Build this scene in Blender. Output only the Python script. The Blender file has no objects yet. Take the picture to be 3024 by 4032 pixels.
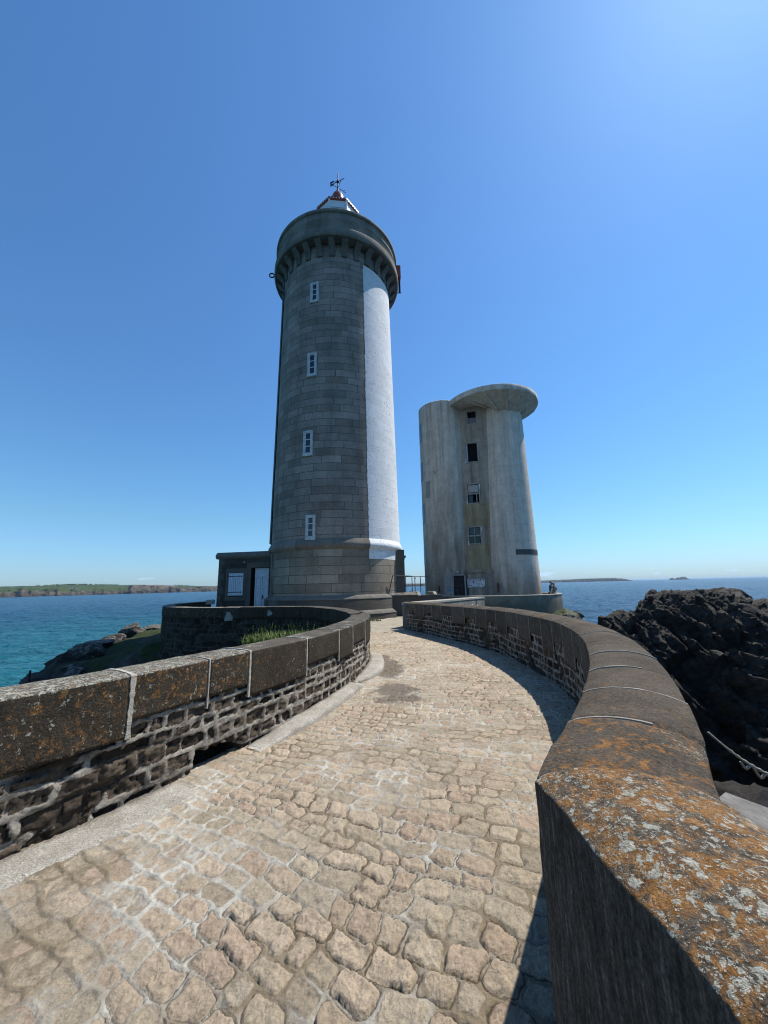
SUN_S = 5.0; SKY_S = 0.099; SKY_ALT = 0.0; SKY_AIR = 1.5; SKY_DUST = 0.40; SKY_OZ = 10.0; SKY_TINT = (0.73, 0.985, 1.13); EXPO = 0.4; HAZE_D = 5e-5
CLOUD_C = (7.5, 6.6, 6.3, 1.0)
import bpy, bmesh, math, random
import numpy as np
from mathutils import Matrix, Vector
random.seed(7)
RAD = math.radians
SC = bpy.context.scene
COL = SC.collection

# ------------------------------------------------------------------ scene graph helpers
def tag(o, label=None, cat=None, group=None, kind=None):
    if label: o['label'] = label
    if cat: o['category'] = cat
    if group: o['group'] = group
    if kind: o['kind'] = kind
    return o

def thing(name, label, cat, loc=(0, 0, 0), group=None):
    o = bpy.data.objects.new(name, None)
    COL.objects.link(o)
    o.location = loc
    o.empty_display_size = 0.2
    return tag(o, label, cat, group)

def mk(name, V, F, mat=None, parent=None, smooth=False, attrs=None, uv=None):
    """one mesh object, vertices in world coordinates"""
    V = np.asarray(V, dtype=np.float32).reshape(-1, 3)
    me = bpy.data.meshes.new(name)
    if isinstance(F, np.ndarray) and F.ndim == 2:
        nf, k = F.shape
        me.vertices.add(len(V)); me.vertices.foreach_set('co', V.ravel())
        me.loops.add(nf * k); me.loops.foreach_set('vertex_index', F.astype(np.int32).ravel())
        me.polygons.add(nf)
        me.polygons.foreach_set('loop_start', np.arange(0, nf * k, k, dtype=np.int32))
        me.polygons.foreach_set('loop_total', np.full(nf, k, dtype=np.int32))
        me.update(calc_edges=True)
    else:
        me.from_pydata([tuple(map(float, v)) for v in V], [], [tuple(map(int, f)) for f in F])
        me.update()
    me.validate()
    if smooth:
        me.polygons.foreach_set('use_smooth', np.ones(len(me.polygons), dtype=bool))
    if attrs is not None:
        a = me.color_attributes.new('Col', 'FLOAT_COLOR', 'POINT')
        c = np.ones((len(V), 4), dtype=np.float32)
        A = np.asarray(attrs, dtype=np.float32)
        c[:, :A.shape[1]] = A
        a.data.foreach_set('color', c.ravel())
    if uv is not None:
        l = me.uv_layers.new(name='UVMap')
        idx = np.empty(len(me.loops), dtype=np.int32)
        me.loops.foreach_get('vertex_index', idx)
        l.data.foreach_set('uv', np.asarray(uv, dtype=np.float32)[idx].ravel())
    o = bpy.data.objects.new(name, me)
    COL.objects.link(o)
    if mat: me.materials.append(mat)
    if parent:
        o.parent = parent
        if parent.type == 'EMPTY':
            o.matrix_parent_inverse = Matrix.Translation(-Vector(parent.location))
    return o

class MB:
    """collects faces for one mesh"""
    def __init__(s): s.v = []; s.f = []
    def add(s, V, F):
        b = len(s.v); s.v += [tuple(map(float, p)) for p in V]; s.f += [tuple(int(i) + b for i in f) for f in F]
        return s
    def box(s, c, size, rz=0.0, bev=0.0):
        bm = bmesh.new(); bmesh.ops.create_cube(bm, size=1.0)
        for v in bm.verts: v.co = Vector((v.co.x * size[0], v.co.y * size[1], v.co.z * size[2]))
        if bev: bmesh.ops.bevel(bm, geom=list(bm.edges), offset=bev, segments=2, affect='EDGES', profile=0.5)
        M = Matrix.Translation(c) @ Matrix.Rotation(rz, 4, 'Z'); bm.transform(M)
        bm.verts.index_update()
        s.add([v.co[:] for v in bm.verts], [[v.index for v in f.verts] for f in bm.faces]); bm.free()
        return s
    def tube(s, pts, r, n=8, close=False):
        pts = [Vector(p) for p in pts]; m = len(pts); V = []; F = []
        for i, p in enumerate(pts):
            a = pts[(i - 1) % m] if (i > 0 or close) else p
            b = pts[(i + 1) % m] if (i < m - 1 or close) else p
            t = (b - a).normalized()
            u = t.cross(Vector((0, 0, 1)))
            if u.length < 1e-3: u = t.cross(Vector((1, 0, 0)))
            u.normalize(); w = u.cross(t)
            rr = r[i] if isinstance(r, (list, tuple)) else r
            for k in range(n):
                an = 2 * math.pi * k / n
                V.append(p + u * (rr * math.cos(an)) + w * (rr * math.sin(an)))
        for i in range(m if close else m - 1):
            for k in range(n):
                a = i * n + k; b = i * n + (k + 1) % n; c = ((i + 1) % m) * n + (k + 1) % n; d = ((i + 1) % m) * n + k
                F.append((a, b, c, d))
        if not close:
            F.append(tuple(range(n - 1, -1, -1))); F.append(tuple((m - 1) * n + k for k in range(n)))
        return s.add(V, F)
    def prism(s, poly, z0, z1):
        """vertical prism over a 2-D polygon (counter-clockwise)"""
        n = len(poly)
        V = [(x, y, z0) for x, y in poly] + [(x, y, z1) for x, y in poly]
        F = [tuple(range(n - 1, -1, -1)), tuple(range(n, 2 * n))] + [(i, (i + 1) % n, n + (i + 1) % n, n + i) for i in range(n)]
        return s.add(V, F)
    def lathe(s, c, prof, n=32, a0=0.0, a1=2 * math.pi):
        full = abs(a1 - a0 - 2 * math.pi) < 1e-6
        m = n if full else n + 1; V = []; F = []
        for (r, z) in prof:
            for k in range(m):
                a = a0 + (a1 - a0) * k / n
                V.append((c[0] + r * math.cos(a), c[1] + r * math.sin(a), c[2] + z))
        for i in range(len(prof) - 1):
            for k in range(n):
                k2 = (k + 1) % m
                F.append((i * m + k, i * m + k2, (i + 1) * m + k2, (i + 1) * m + k))
        return s.add(V, F)
    def build(s, name, mat=None, parent=None, smooth=False, **kw):
        return mk(name, s.v, s.f, mat, parent, smooth, **kw)

def grid_faces(nr, nc, wrap=False):
    i = np.arange(nr - 1)[:, None]; j = np.arange(nc if wrap else nc - 1)[None, :]
    j2 = (j + 1) % nc
    return np.stack([i * nc + j, i * nc + j2, (i + 1) * nc + j2, (i + 1) * nc + j], -1).reshape(-1, 4)

# ------------------------------------------------------------------ numpy noise
def _hash(ix, iy, iz, seed):
    n = (ix.astype(np.int64) * 374761393 + iy.astype(np.int64) * 668265263 + iz.astype(np.int64) * 2147483647 + seed * 974711) & 0xffffffff
    n = ((n ^ (n >> 13)) * 1274126177) & 0xffffffff
    n = ((n ^ (n >> 16)) * 2246822519) & 0xffffffff
    return ((n ^ (n >> 15)) & 0xffff) / 32767.5 - 1.0

def vnoise(x, y, z=0.0, seed=0):
    x = np.asarray(x, float); y = np.asarray(y, float) + 0 * x; z = np.asarray(z, float) + 0 * x
    x0 = np.floor(x); y0 = np.floor(y); z0 = np.floor(z)
    f = lambda t: t * t * t * (t * (t * 6 - 15) + 10)
    u, v, w = f(x - x0), f(y - y0), f(z - z0)
    r = 0
    for a in (0, 1):
        for b in (0, 1):
            for c in (0, 1):
                r = r + _hash(x0 + a, y0 + b, z0 + c, seed) * (u if a else 1 - u) * (v if b else 1 - v) * (w if c else 1 - w)
    return r

def fbm(x, y, z=0.0, oct=4, seed=0, gain=0.5, lac=2.03):
    r = 0; a = 1.0; t = 0
    for o in range(oct):
        r = r + a * vnoise(x, y, z, seed + o * 17); t += a
        a *= gain; x = np.asarray(x) * lac; y = np.asarray(y) * lac; z = np.asarray(z) * lac
    return r / t

def ridged(x, y, z=0.0, oct=4, seed=0, gain=0.5):
    r = 0; a = 1.0; t = 0
    for o in range(oct):
        r = r + a * (1 - 2 * np.abs(vnoise(x, y, z, seed + o * 31))); t += a
        a *= gain; x = np.asarray(x) * 2.1; y = np.asarray(y) * 2.1; z = np.asarray(z) * 2.1
    return r / t

def sstep(a, b, x):
    t = np.clip((x - a) / (b - a), 0, 1); return t * t * (3 - 2 * t)

def stones(s, t, smin, smax, course, cvar, lmin, lmax, seed, rnd=0.04):
    """courses along t, stones along s: (distance to the stone's rounded edge, random a, random b, u, v)"""
    rs = np.random.RandomState(seed)
    t0 = float(t.min()) - 1
    bt = [t0]
    while bt[-1] < float(t.max()) + 1: bt.append(bt[-1] + course * (1 + cvar * (rs.rand() * 2 - 1)))
    bt = np.array(bt)
    it = np.clip(np.searchsorted(bt, t) - 1, 0, len(bt) - 2)
    dt = np.minimum(t - bt[it], bt[it + 1] - t)
    ds = np.zeros_like(s); ra = np.zeros_like(s); rb = np.zeros_like(s); us = np.zeros_like(s)
    for r in np.unique(it):
        m = it == r
        b = [smin - 1 - rs.rand() * lmax]
        while b[-1] < smax + 1: b.append(b[-1] + lmin + (lmax - lmin) * rs.rand())
        b = np.array(b)
        i = np.clip(np.searchsorted(b, s[m]) - 1, 0, len(b) - 2)
        ds[m] = np.minimum(s[m] - b[i], b[i + 1] - s[m])
        us[m] = (s[m] - b[i]) / (b[i + 1] - b[i]) - 0.5
        q1 = rs.rand(len(b)); q2 = rs.rand(len(b))
        ra[m] = q1[i]; rb[m] = q2[i]
    ut = (t - bt[it]) / (bt[it + 1] - bt[it]) - 0.5
    d = np.where((ds < rnd) & (dt < rnd), rnd - np.hypot(rnd - ds, rnd - dt), np.minimum(ds, dt))
    return d, ra, rb, us, ut

# ------------------------------------------------------------------ node helpers
def N(nt, t, ins=None, **props):
    n = nt.nodes.new(t)
    for k, v in props.items(): setattr(n, k, v)
    for k, v in (ins or {}).items():
        s = n.inputs[k]
        if isinstance(v, bpy.types.NodeSocket): nt.links.new(v, s)
        else: s.default_value = v
    return n

def c4(c): return (c[0], c[1], c[2], 1.0)

class Mat:
    def __init__(s, name, rough=0.9, spec=0.3):
        s.m = bpy.data.materials.new(name); s.m.use_nodes = True
        s.nt = s.m.node_tree; s.nt.nodes.clear()
        s.out = s.nt.nodes.new('ShaderNodeOutputMaterial')
        s.b = N(s.nt, 'ShaderNodeBsdfPrincipled', {'Roughness': rough, 'Specular IOR Level': spec})
        s.nt.links.new(s.b.outputs[0], s.out.inputs[0])
        s.tc = N(s.nt, 'ShaderNodeTexCoord')
        s.P = s.tc.outputs['Object']
        s.UV = s.tc.outputs['UV']
        s._a = None
    def col(s, c): s.set('Base Color', c)
    def set(s, k, v):
        if isinstance(v, bpy.types.NodeSocket): s.nt.links.new(v, s.b.inputs[k])
        else: s.b.inputs[k].default_value = c4(v) if isinstance(v, tuple) and len(v) == 3 else v
    def map(s, scale=(1, 1, 1), rot=(0, 0, 0), vec=None, loc=(0, 0, 0)):
        return N(s.nt, 'ShaderNodeMapping', {'Vector': vec or s.P, 'Scale': scale, 'Rotation': rot, 'Location': loc}).outputs[0]
    def noise(s, scale, detail=4, rough=0.55, vec=None, dist=0.0):
        return N(s.nt, 'ShaderNodeTexNoise', {'Vector': vec or s.P, 'Scale': scale, 'Detail': detail, 'Roughness': rough, 'Distortion': dist}).outputs['Fac']
    def voro(s, scale, vec=None, feature='F1', rnd=1.0):
        n = N(s.nt, 'ShaderNodeTexVoronoi', {'Vector': vec or s.P, 'Scale': scale, 'Randomness': rnd}, feature=feature)
        return n
    def ramp(s, f, *stops, interp='LINEAR'):
        n = N(s.nt, 'ShaderNodeValToRGB', {'Fac': f}); cr = n.color_ramp; cr.interpolation = interp
        while len(cr.elements) < len(stops): cr.elements.new(0.5)
        for e, (p, c) in zip(cr.elements, stops):
            e.position = p; e.color = c4(c) if isinstance(c, tuple) else (c, c, c, 1)
        return n.outputs[0]
    def mix(s, f, a, b, blend='MIX'):
        n = N(s.nt, 'ShaderNodeMix', {0: f}, data_type='RGBA', blend_type=blend)
        for i, v in ((6, a), (7, b)):
            if isinstance(v, bpy.types.NodeSocket): s.nt.links.new(v, n.inputs[i])
            else: n.inputs[i].default_value = c4(v) if isinstance(v, tuple) else (v, v, v, 1)
        return n.outputs[2]
    def math(s, op, a, b=0.0, clamp=False):
        return N(s.nt, 'ShaderNodeMath', {0: a, 1: b}, operation=op, use_clamp=clamp).outputs[0]
    def mad(s, a, b, c):
        return N(s.nt, 'ShaderNodeMath', {0: a, 1: b, 2: c}, operation='MULTIPLY_ADD').outputs[0]
    def attr(s, ch):
        if s._a is None:
            a = N(s.nt, 'ShaderNodeVertexColor', layer_name='Col')
            s._a = N(s.nt, 'ShaderNodeSeparateColor', {0: a.outputs[0]}); s._alpha = a.outputs[1]
        return s._a.outputs[ch]
    def nz(s):
        g = N(s.nt, 'ShaderNodeNewGeometry')
        return N(s.nt, 'ShaderNodeSeparateXYZ', {0: g.outputs['Normal']}).outputs[2]
    def xyz(s, vec=None):
        return N(s.nt, 'ShaderNodeSeparateXYZ', {0: vec or s.P}).outputs
    def bump(s, h, strength=0.5, dist=0.02, prev=None):
        ins = {'Height': h, 'Strength': strength, 'Distance': dist}
        if prev is not None: ins['Normal'] = prev
        n = N(s.nt, 'ShaderNodeBump', ins).outputs[0]
        s.nt.links.new(n, s.b.inputs['Normal']); return n

# ------------------------------------------------------------------ materials
def m_plain(name, c, rough=0.6, var=0.15, scale=6.0, metal=0.0, bump=0.0, spec=0.3):
    M = Mat(name, rough, spec); n = M.noise(scale, 6)
    d = tuple(x * (1 - var) for x in c); l = tuple(min(1, x * (1 + var)) for x in c)
    M.col(M.ramp(n, (0.3, d), (0.7, l)))
    M.set('Metallic', metal)
    if bump: M.bump(M.noise(scale * 6, 5), bump, 0.01)
    return M.m

def m_coping(name, dark=(0.045, 0.040, 0.033), mid=(0.075, 0.066, 0.054), top=(0.10, 0.092, 0.08), streak=False, toponly=False, wl=1.0):
    """lichened granite coping; Col.r = orange amount, Col.g = white amount, Col.b = per-stone tone"""
    M = Mat(name, 0.92, 0.08)
    n1 = M.noise(4.0, 8, 0.65); g = M.noise(70, 4, 0.7)
    base = M.mix(M.ramp(n1, (0.3, 0.0), (0.7, 1.0)), dark, mid)
    tone = M.mad(M.attr(2), 0.7, 0.62)
    base = M.mix(1.0, base, tone, 'MULTIPLY')
    up = M.ramp(M.nz(), (0.55, 0.0), (0.85, 1.0))
    tn = M.ramp(M.noise(2.3, 7, 0.7), (0.3, tuple(x * 0.6 for x in top)), (0.7, tuple(x * 1.25 for x in top)))
    base = M.mix(up, base, tn)
    base = M.mix(0.85, base, M.ramp(g, (0.25, 0.35), (0.5, 1.0), (0.75, 1.7)), 'MULTIPLY')
    # orange crusts
    warp = M.noise(15, 7, 0.75, dist=0.5)
    fine = M.noise(48, 4, 0.75)
    om = M.math('ADD', M.math('MULTIPLY', warp, 0.72), M.math('MULTIPLY', fine, 0.28))
    th = M.mad(M.attr(0), 0.52, -0.33)
    om = M.math('ADD', om, th)
    om = M.ramp(om, (0.47, 0.0), (0.54, 1.0))
    if toponly: om = M.math('MULTIPLY', om, M.ramp(M.nz(), (0.25, 0.06), (0.6, 1.0)))
    oc = M.ramp(M.noise(26, 5, 0.7), (0.3, (0.13, 0.055, 0.016)), (0.5, (0.24, 0.115, 0.035)), (0.72, (0.36, 0.19, 0.075)))
    base = M.mix(M.math('MULTIPLY', om, 0.88), base, oc)
    # pale crusts: scattered spots of uneven size and a few bigger patches, all with ragged outlines
    nv = N(M.nt, 'ShaderNodeTexNoise', {'Vector': M.P, 'Scale': 38.0, 'Detail': 4, 'Roughness': 0.7}).outputs['Color']
    dv = N(M.nt, 'ShaderNodeVectorMath', {0: nv, 1: (0.5, 0.5, 0.5)}, operation='SUBTRACT').outputs[0]
    dv = N(M.nt, 'ShaderNodeVectorMath', {0: dv, 3: 0.05}, operation='SCALE').outputs[0]
    PV = N(M.nt, 'ShaderNodeVectorMath', {0: M.P, 1: dv}, operation='ADD').outputs[0]
    wm = None
    zone = M.noise(3.4, 4, 0.65)
    for sc_, pw, lm, bias in ((27, 3.2, 0.60, -0.42), (62, 2.2, 0.60, -0.36), (140, 1.4, 0.55, -0.31)):
        v = M.voro(sc_, vec=PV, rnd=1.0)
        sz = N(M.nt, 'ShaderNodeSeparateColor', {0: v.outputs['Color']}).outputs[0]
        spot = M.math('LESS_THAN', v.outputs['Distance'], M.math('MULTIPLY', M.math('POWER', sz, pw), lm * wl))
        pres = M.ramp(M.math('ADD', zone, M.mad(M.attr(1), 0.62, bias)), (0.50, 0.0), (0.62, 1.0))
        w_ = M.math('MULTIPLY', spot, M.math('GREATER_THAN', pres, M.noise(17, 2)))
        wm = w_ if wm is None else M.math('MAXIMUM', wm, w_)
    wc = M.ramp(M.noise(60, 4, 0.75), (0.3, (0.20, 0.195, 0.15)), (0.5, (0.33, 0.32, 0.26)), (0.72, (0.46, 0.45, 0.38)))
    wm = M.math('MULTIPLY', wm, M.math('GREATER_THAN', M.ramp(M.nz(), (0.25, 0.05 if toponly else 0.38), (0.7, 1.0)), M.noise(23, 3)))
    base = M.mix(M.math('MULTIPLY', wm, 0.9), base, wc)
    if streak:
        sk_ = M.ramp(M.noise(1.0, 6, 0.75, vec=M.map((75, 75, 10))), (0.35, 0.35), (0.55, 1.0), (0.72, 2.4))
        base = M.mix(M.ramp(M.nz(), (0.3, 0.9), (0.6, 0.0)), base, M.mix(1.0, base, sk_, 'MULTIPLY'))
    base = M.mix(0.55, base, M.ramp(M.noise(150, 3, 0.75), (0.3, 0.35), (0.52, 1.0), (0.7, 1.6)), 'MULTIPLY')
    M.col(base)
    h = M.math('ADD', M.math('MULTIPLY', M.noise(24, 6, 0.7), 1.0), M.math('MULTIPLY', g, 0.55))
    if streak:
        h = M.math('ADD', h, M.math('MULTIPLY', M.noise(1.0, 5, 0.7, vec=M.map((60, 60, 9))), 1.2))
    h = M.math('ADD', h, M.math('MULTIPLY', wm, 0.35))
    M.bump(h, 0.9, 0.012)
    return M.m

def m_rubble(name, s0=(0.040, 0.032, 0.024), s1=(0.125, 0.098, 0.072), mortar=(0.32, 0.29, 0.24), mdark=(0.125, 0.108, 0.085)):
    M = Mat(name, 0.95, 0.06)
    st = M.mix(M.attr(1), s0, s1)
    st = M.mix(0.9, st, M.ramp(M.noise(26, 8, 0.75), (0.25, 0.3), (0.55, 1.0), (0.8, 1.9)), 'MULTIPLY')
    mo = M.mix(M.ramp(M.noise(6, 6, 0.65), (0.32, 0.0), (0.58, 1.0)), mdark, mortar)
    mo = M.mix(0.8, mo, M.ramp(M.noise(45, 4, 0.7), (0.25, 0.55), (0.7, 1.25)), 'MULTIPLY')
    f = M.math('ADD', M.attr(0), M.math('MULTIPLY', M.math('SUBTRACT', M.noise(30, 4, 0.7), 0.5), 0.9))
    c = M.mix(M.ramp(f, (0.42, 0.0), (0.6, 1.0)), st, mo)
    al = M.math('ADD', M._alpha, M.math('MULTIPLY', M.math('SUBTRACT', M.noise(40, 4, 0.7), 0.5), 0.7))
    M.col(M.mix(M.math('MULTIPLY', M.ramp(al, (0.35, 0.0), (0.7, 1.0)), 0.9), c, (0.014, 0.011, 0.008)))
    M.bump(M.math('ADD', M.noise(35, 6, 0.75), M.math('MULTIPLY', M.noise(9, 4, 0.6), 0.8)), 0.9, 0.018)
    return M.m

def m_ashlar(name, a=(0.125, 0.118, 0.106), b=(0.195, 0.185, 0.168), mortar=(0.075, 0.07, 0.062), bw=1.1, rh=0.42, paint=None, msize=0.012):
    """dressed granite in courses; UV in metres"""
    M = Mat(name, 0.9, 0.10)
    x = M.xyz(M.UV)
    row = M.math('FLOOR', M.math('DIVIDE', x[1], rh))
    wob = N(M.nt, 'ShaderNodeTexWhiteNoise', {'W': row}, noise_dimensions='1D').outputs['Value']
    ux = M.math('ADD', x[0], M.math('MULTIPLY', wob, 2.7))
    ux = M.math('ADD', ux, M.math('MULTIPLY', M.noise(0.55, 1, 0.5, vec=N(M.nt, 'ShaderNodeCombineXYZ', {0: x[0], 1: M.math('MULTIPLY', row, 7.3), 2: 0.0}).outputs[0]), 1.6))
    vy = M.math('ADD', x[1], M.math('MULTIPLY', M.math('SUBTRACT', M.noise(3.5, 3), 0.5), 0.02))
    vec = N(M.nt, 'ShaderNodeCombineXYZ', {0: ux, 1: vy, 2: 0.0}).outputs[0]
    br = N(M.nt, 'ShaderNodeTexBrick', {'Vector': vec, 'Color1': (0, 0, 0, 1), 'Color2': (1, 1, 1, 1), 'Mortar': (0.5, 0.5, 0.5, 1), 'Scale': 1.0,
            'Mortar Size': msize, 'Mortar Smooth': 0.3, 'Bias': 0.0, 'Brick Width': bw, 'Row Height': rh}, offset=0.37, squash=1.0)
    rnd = br.outputs['Color']; mm = br.outputs['Fac']
    if paint is None:
        c = M.mix(rnd, tuple(v * 0.92 for v in a), tuple(v * 1.02 for v in b))
        c = M.mix(0.75, c, M.ramp(M.noise(0.8, 8, 0.65), (0.3, 0.62), (0.7, 1.3)), 'MULTIPLY')
        c = M.mix(0.6, c, M.ramp(M.noise(14, 6, 0.7), (0.25, 0.5), (0.7, 1.35)), 'MULTIPLY')
        st = M.ramp(M.noise(1.0, 6, 0.6, vec=M.map((1.3, 1.3, 0.12))), (0.45, 0.0), (0.72, 1.0))
        c = M.mix(M.math('MULTIPLY', st, 0.35), c, (0.07, 0.058, 0.043))
        c = M.mix(M.math('MULTIPLY', mm, 0.85), c, mortar)
    else:
        c = M.mix(M.ramp(M.noise(2.2, 7, 0.65), (0.35, 0.0), (0.7, 1.0)), paint, tuple(v * 0.9 for v in paint))
        sp = M.ramp(M.math('ADD', M.noise(7.5, 6, 0.72), M.math('MULTIPLY', M.noise(0.5, 3), 0.35)), (0.73, 0.0), (0.82, 1.0))
        c = M.mix(M.math('MULTIPLY', sp, 0.55), c, (0.28, 0.27, 0.24))
        c = M.mix(0.5, c, M.ramp(rnd, (0.0, 0.84), (1.0, 1.06)), 'MULTIPLY')
        c = M.mix(M.math('MULTIPLY', mm, M.ramp(M.noise(3, 3), (0.4, 0.15), (0.6, 0.6))), c, tuple(v * 0.72 for v in paint))  # darker joint lines stand in for the faint shadows of the block joints
    M.col(c)
    h = M.math('ADD', M.math('MULTIPLY', mm, -1.0 if paint is None else 0.7), M.math('MULTIPLY', M.noise(9, 6, 0.7), 0.6))
    h = M.math('ADD', h, M.math('MULTIPLY', rnd, 0.35))
    M.bump(h, 0.8 if paint is None else 0.6, 0.03)
    return M.m

def m_concrete(name, a=(0.25, 0.24, 0.22), b=(0.40, 0.385, 0.36), stain=(0.13, 0.105, 0.08), amt=0.7, zdark=None, rust=False, bump=0.5, sc=1.0, speck=False, lines=False):
    M = Mat(name, 0.9, 0.10)
    c = M.mix(M.ramp(M.noise(1.4 * sc, 8, 0.65), (0.3, 0.0), (0.7, 1.0)), a, b)
    c = M.mix(0.6, c, M.ramp(M.noise(9 * sc, 6, 0.7), (0.3, 0.7), (0.7, 1.2)), 'MULTIPLY')
    st = M.noise(1.0, 7, 0.62, vec=M.map((2.2 * sc, 2.2 * sc, 0.13 * sc)))
    st = M.ramp(st, (0.42, 0.0), (0.68, 1.0))
    f = M.math('MULTIPLY', st, amt)
    if zdark:   # grime that has crept up from the ground and down from the top, with a ragged edge
        z = M.xyz()[2]
        lo = M.ramp(M.math('ADD', M.math('DIVIDE', z, zdark), M.math('MULTIPLY', M.math('SUBTRACT', M.noise(0.8, 7, 0.66, vec=M.map((1.5, 1.5, 0.25))), 0.5), 2.0)), (0.15, 1.0), (0.85, 0.0))
        f = M.math('MAXIMUM', f, M.math('MULTIPLY', lo, 0.8))
    c = M.mix(f, c, stain)
    pt = M.ramp(M.noise(2.6 * sc, 3, 0.5, dist=0.8), (0.68, 0.0), (0.70, 1.0))
    c = M.mix(M.math('MULTIPLY', pt, 0.35), c, tuple(min(0.6, v * 1.25) for v in b))
    if rust:
        z = M.xyz()[2]
        rs = M.ramp(M.noise(1.0, 3, 0.5, vec=M.map((5.0, 5.0, 0.10))), (0.64, 0.0), (0.70, 1.0))
        zz = M.ramp(M.math('DIVIDE', M.math('SUBTRACT', z, 14.6), 3.2), (0.0, 0.0), (1.0, 1.0))
        c = M.mix(M.math('MULTIPLY', M.math('MULTIPLY', rs, zz), 0.85), c, (0.15, 0.055, 0.025))
    if lines:       # board and pour lines, hairline cracks, fine soot
        z = M.xyz()[2]
        zl = M.math('FRACT', M.math('DIVIDE', M.math('ADD', z, M.math('MULTIPLY', M.noise(0.6, 4, 0.6), 0.25)), 1.25))
        ln = M.math('MULTIPLY', M.ramp(zl, (0.0, 1.0), (0.045, 0.0)), M.ramp(M.noise(0.9, 5, 0.6), (0.42, 0.0), (0.6, 1.0)))
        c = M.mix(M.math('MULTIPLY', ln, 0.5), c, tuple(v * 0.55 for v in a))
        c = M.mix(0.85, c, M.ramp(M.noise(1.0, 8, 0.72, vec=M.map((4.5, 4.5, 0.22))), (0.30, 0.80), (0.5, 1.0), (0.7, 1.10)), 'MULTIPLY')
        ck = M.voro(0.55, vec=M.map((1, 1, 0.6)), feature='DISTANCE_TO_EDGE')
        c = M.mix(M.math('MULTIPLY', M.math('LESS_THAN', M.math('ADD', ck.outputs['Distance'], M.math('MULTIPLY', M.noise(5, 5, 0.7), 0.10)), 0.045), 0.22), c, tuple(v * 0.4 for v in a))
    if speck: c = M.mix(0.8, c, M.ramp(M.noise(120, 3, 0.8), (0.34, 0.4), (0.5, 1.0), (0.62, 1.5)), 'MULTIPLY')
    M.col(c)
    M.bump(M.math('ADD', M.noise(12 * sc, 7, 0.7), M.math('MULTIPLY', pt, 0.3)), bump, 0.02)
    return M.m

def m_cobble():
    """Col.r = joint mask, Col.g = stone tone, Col.b = stone hue"""
    M = Mat('cobble_stone', 0.88, 0.10)
    a = M.mix(M.attr(1), (0.205, 0.162, 0.110), (0.46, 0.385, 0.28))
    hue = M.ramp(M.attr(2), (0.0, (0.31, 0.265, 0.195)), (0.35, (0.385, 0.32, 0.225)), (0.7, (0.43, 0.34, 0.24)), (1.0, (0.41, 0.30, 0.215)))
    c = M.mix(0.62, a, hue)
    c = M.mix(0.7, c, M.ramp(M.noise(16, 7, 0.7), (0.28, 0.62), (0.55, 1.0), (0.75, 1.2)), 'MULTIPLY')
    c = M.mix(0.7, c, M.ramp(M.noise(85, 5, 0.75), (0.3, 0.5), (0.5, 1.0), (0.7, 1.3)), 'MULTIPLY')
    pit = M.ramp(M.math('ADD', M.math('MULTIPLY', M.noise(19, 7, 0.75), 0.75), M.math('MULTIPLY', M.noise(5, 4), 0.25)), (0.36, 1.0), (0.46, 0.0))
    c = M.mix(M.math('MULTIPLY', pit, 0.6), c, (0.105, 0.082, 0.060))
    pale = M.ramp(M.noise(1.1, 5, 0.6), (0.44, 0.0), (0.58, 1.0))
    mo = M.mix(pale, (0.23, 0.185, 0.125), (0.46, 0.435, 0.37))
    mo = M.mix(0.7, mo, M.ramp(M.noise(28, 6, 0.7), (0.3, 0.6), (0.65, 1.15)), 'MULTIPLY')
    f = M.math('ADD', M.attr(0), M.math('MULTIPLY', M.math('SUBTRACT', M.noise(34, 4, 0.7), 0.5), 0.8))
    c = M.mix(M.ramp(f, (0.35, 0.0), (0.7, 1.0)), c, mo)
    c = M.mix(M.math('MULTIPLY', M.ramp(M.math('ADD', M._alpha, M.math('MULTIPLY', M.math('SUBTRACT', M.noise(30, 4), 0.5), 0.5)), (0.3, 0.0), (0.8, 1.0)), 0.85), c, (0.060, 0.046, 0.034))
    x = M.xyz()
    # dark damp stains on the left half-way up the path
    wet = None
    for (px, py, rx, ry) in ((0.04, 7.7, 0.30, 1.0), (0.10, 6.15, 0.40, 0.40), (0.12, 5.72, 0.40, 0.22), (-0.1, 8.8, 0.16, 0.5)):
        d = M.math('ADD', M.math('POWER', M.math('DIVIDE', M.math('SUBTRACT', x[0], px), rx), 2.0), M.math('POWER', M.math('DIVIDE', M.math('SUBTRACT', x[1], py), ry), 2.0))
        wet = d if wet is None else M.math('MINIMUM', wet, d)
    wet = M.math('ADD', wet, M.math('MULTIPLY', M.math('SUBTRACT', M.noise(3.6, 7, 0.7), 0.5), 3.6))
    wm = M.ramp(wet, (0.55, 1.0), (1.15, 0.0))
    c = M.mix(M.math('MULTIPLY', wm, 0.72), c, (0.085, 0.066, 0.05))
    M.col(c)
    M.set('Roughness', M.math('SUBTRACT', 0.9, M.math('MULTIPLY', wm, 0.35)))
    M.bump(M.math('ADD', M.noise(28, 7, 0.72), M.math('MULTIPLY', M.noise(110, 4, 0.75), 0.6)), 1.0, 0.014)
    return M.m

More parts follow.
